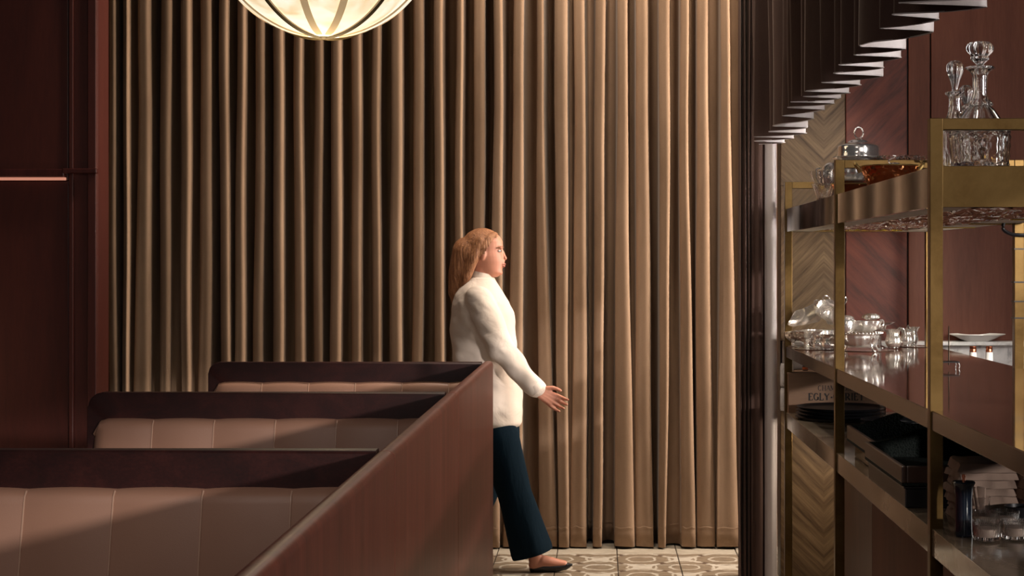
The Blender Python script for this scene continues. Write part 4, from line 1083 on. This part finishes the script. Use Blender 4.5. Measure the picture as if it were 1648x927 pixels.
# neck and slim trunk beneath the clothes
chain(bm, [W(775, 432), W(768, 452), W(768, 470)], [.056, .052, .062])
rings(bm, [(hz(690), hx(765), hx(825), .15, PY), (hz(640), hx(755), hx(815), .125, PY), (hz(580), hx(748), hx(812), .12, PY), (hz(520), hx(742), hx(808), .14, PY), (hz(475), hx(745), hx(798), .16, PY), (hz(462), hx(755), hx(790), .11, PY)], 24)
arm_n = [W(774, 480, NS), W(812, 560, NS-.045), W(869, 624, NS-.05)]
arm_f = [W(768, 480, FS), W(758, 570, FS+.05), W(738, 642, FS+.05)]
chain(bm, arm_n, [.045, .036, .025]); chain(bm, arm_f, [.045, .036, .025])
leg_n = [W(804, 700, -.09), W(826, 800, -.10), W(862, 889, -.10)]
leg_f = [W(792, 700, .09), W(770, 800, .09), W(722, 874, .09)]
chain(bm, leg_n, [.075, .050, .034]); chain(bm, leg_f, [.075, .050, .034])
def foot(bm, ank, ang, L=.20):
    c_, s_ = math.cos(ang), math.sin(ang)
    def q(x, z): return Vector((ank.x+x*c_-z*s_, ank.y, ank.z+x*s_+z*c_))
    chain(bm, [q(-.012, -.040), q(.03, -.036), q(.085, -.062), q(.125, -.077)], [.030, .032, .026, .019], 14); chain(bm, [q(0, 0), q(-.005, -.035)], [.034, .032], 14)
    return q
qn = foot(bm, leg_n[2], .28); qf = foot(bm, leg_f[2], -.55)
def hand(bm, wrist, d, side):
    """relaxed hand: d = pointing direction, side = towards the thumb"""
    d = d.normalized(); side = (side-d*side.dot(d)).normalized(); n_ = d.cross(side).normalized()
    def q(a, b, c_=0): return wrist+d*a+side*b+n_*c_
    for b in (-.026, -.009, .009, .026):                                # palm
        capsule(bm, q(.008, b*.62), q(.082, b), .0125, .0115, 10)
    for b, L in ((-.030, .058), (-.010, .070), (.010, .074), (.029, .066)):
        p0 = q(.082, b); p1 = q(.082+L*.48, b*1.12, .010); p2 = q(.082+L*.80, b*1.15, .026); p3 = q(.082+L*.95, b*1.15, .042)
        chain(bm, [p0, p1, p2, p3], [.0095, .0085, .0075, .0065], 10)
    chain(bm, [q(.018, .026), q(.048, .048, .010), q(.072, .054, .020), q(.090, .054, .030)], [.0125, .0105, .009, .0075], 10)
hand(bm, arm_n[2], Vector((.84, -.05, -.50)), Vector((.35, .2, .9)))
hand(bm, arm_f[2], Vector((-.1, 0, -1)), Vector((1, -.2, 0)))
wrel(voxel('body', bm, 'skin', wo, .0042, 3))
# face details
bm = bmesh.new()
for sgn in (-1, 1): ell(bm, (hx(804.2), PY+sgn*.033, hz(404)), .0105, .013, .0065)
wrel(bmo('eye', bm, 'eye_white', wo, True)); bm = bmesh.new()
for sgn in (-1, 1): ell(bm, (hx(806.6), PY+sgn*.034, hz(404)), .0042, .0075, .0064)
wrel(bmo('iris', bm, 'iris', wo, True)); bm = bmesh.new()
for sgn in (-1, 1): add_tube(bm, [(hx(800), PY+sgn*.052, hz(399.5)), (hx(806.5), PY+sgn*.040, hz(397)), (hx(809.8), PY+sgn*.020, hz(397.8))], .0028, 6)
wrel(bmo('eyebrow', bm, 'brow', wo, True)); bm = bmesh.new()
ell(bm, (hx(810.7), PY, hz(425.0)), .0105, .019, .0045); ell(bm, (hx(810.2), PY, hz(428.3)), .0095, .016, .005); wrel(bmo('lips', bm, 'lips', wo, True))
# hair: cap, side locks and a loose fall down the back of the neck
bm = bmesh.new()
ell(bm, (hx(776), PY, hz(398)), .103, .086, .096); ell(bm, (hx(757), PY, hz(408)), .072, .080, .090)
chain(bm, [W(752, 405), W(742, 440), W(736, 470), W(735, 492)], [.075, .062, .045, .020])
for sgn in (-1, 1):
    chain(bm, [W(775, 388, sgn*.060), W(764, 415, sgn*.068), W(752, 445, sgn*.055), W(745, 472, sgn*.040)], [.028, .026, .026, .018])
    chain(bm, [W(796, 378, sgn*.040), W(787, 384, sgn*.060), W(779, 398, sgn*.070)], [.016, .018, .018])
# trim the cap off the face
def hairdisp(co):
    a = math.atan2(co.y-PY, co.x-hx(772)); return Vector((0, 0, 0))+Vector((math.cos(a), math.sin(a), 0))*.0012*math.sin(a*46+co.z*14)
ho = voxel('hair', bm, 'hair', wo, .0055, 4, hairdisp); wrel(ho)
me = ho.data; b2 = bmesh.new(); b2.from_mesh(me)
def face_region(c):
    lx = (c.x-hx(772))*PS; ypx = 424-(c.z-EYE)*PS
    return (ypx > 383 + max(0, (26-lx))*1.6 and lx > 12 and ypx < 450) or (lx > 30 and ypx > 381)
kill = [v for v in b2.verts if face_region(v.co)]; bmesh.ops.delete(b2, geom=kill, context='VERTS'); b2.to_mesh(me); b2.free()
# blouse
bm = bmesh.new()
bl = [(686, 741, 836, .175), (679, 737, 842, .190), (660, 736, 841, .188), (620, 733, 838, .178), (580, 730, 834, .172), (540, 727, 831, .178), (505, 727, 827, .190), (485, 729, 820, .195), (472, 733, 812, .175), (461, 741, 804, .130), (452, 748, 799, .078), (446, 751, 797, .066)]
rings(bm, [(hz(a), hx(b), hx(c), d, PY) for a, b, c, d in bl], 44, pw=.92)
chain(bm, [arm_n[0], arm_n[1], W(866, 621, NS-.05)], [.068, .064, .044]); chain(bm, [arm_f[0], arm_f[1], W(739, 640, FS+.05)], [.068, .060, .044])
def wr_(co):
    t = noise.noise(Vector((co.x*6+co.z*5, co.y*5, co.z*9-co.x*7)))*.016+noise.noise(Vector((co.x*13, co.y*9, co.z*24+co.x*12)))*.006
    return Vector((t*.6, t, t*.3))
wrel(voxel('blouse', bm, 'blouse', wo, .0075, 8, wr_))
for wrist_, el_ in ((arm_n[2], arm_n[1]), (arm_f[2], arm_f[1])):
    d_ = (wrist_-el_).normalized(); bm = bmesh.new(); qm = Matrix.Translation(wrist_-d_*.030) @ d_.to_track_quat('Z', 'Y').to_matrix().to_4x4()
    add_lathe(bm, [(.030, 0), (.043, -.004), (.041, .030), (.037, .034), (.028, .030)], 28, mtx=qm); wrel(bmo('cuff', bm, 'blouse', wo, True))
bm = bmesh.new(); add_lathe(bm, [(.060, -.004), (.067, .004), (.060, .034), (.056, .032), (.058, .0)], 32, None, 1, .95, mtx=Matrix.Translation(W(773, 449)) @ Matrix.Rotation(.22, 4, 'Y')); wrel(bmo('collar', bm, 'blouse', wo, True))
# trousers, wide legs
bm = bmesh.new()
rings(bm, [(hz(712), hx(766), hx(836), .165, PY), (hz(690), hx(764), hx(836), .165, PY), (hz(665), hx(766), hx(828), .150, PY)], 30)
chain(bm, [leg_n[0], W(829, 790, -.10), W(858, 880, -.10)], [.105, .086, .105], 20)
chain(bm, [leg_f[0], leg_f[1], W(730, 860, .09)], [.105, .088, .085], 20)
tz = lambda co: Vector((0, noise.noise(Vector((co.x*14, co.y*8, co.z*2.2)))*.008, 0))+Vector((noise.noise(Vector((co.x*3, co.y*14, co.z*2.5)))*.008, 0, 0))
tr_ = voxel('trousers', bm, 'trousers', wo, .0085, 8, tz); wrel(tr_)
b2 = bmesh.new(); b2.from_mesh(tr_.data)
for leg, nrm in ((leg_n[2]+Vector((-.006, 0, .012)), Vector((.30, 0, -1))), (leg_f[2], Vector((-.5, 0, -1)))):
    sel = [v for v in b2.verts if abs(v.co.x-leg.x) < .16 and v.co.z < leg.z+.2 and (v.co.y < PY) == (leg.y < PY) and (v.co-leg).dot(nrm) > 0]
    fs_ = {f for v in sel for f in v.link_faces} | {f for v in sel for e in v.link_edges for f in e.other_vert(v).link_faces}
    es_ = {e for f in fs_ for e in f.edges}; vs_ = {v for f in fs_ for v in f.verts}
    bmesh.ops.bisect_plane(b2, geom=list(fs_)+list(es_)+list(vs_), plane_co=leg, plane_no=nrm, clear_outer=True)
b2.to_mesh(tr_.data); b2.free()
sm_ = tr_.modifiers.new('cloth', 'SOLIDIFY'); sm_.thickness = .003
# shoes: pointed pumps with a slim heel
for q in (qn, qf):
    bm = bmesh.new()
    c0 = q(0, 0)
    chain(bm, [q(-.015, -.052), q(.025, -.060), q(.080, -.078), q(.130, -.088), q(.160, -.090)], [.026, .026, .026, .019, .007], 14)
    wrel(voxel('shoe', bm, 'shoe', wo, .004, 3))
    bm = bmesh.new(); add_tube(bm, [q(-.030, -.055), q(-.036, -.085), q(-.034, -.105)], [.014, .008, .005], 8); wrel(bmo('heel', bm, 'shoe', wo, True))
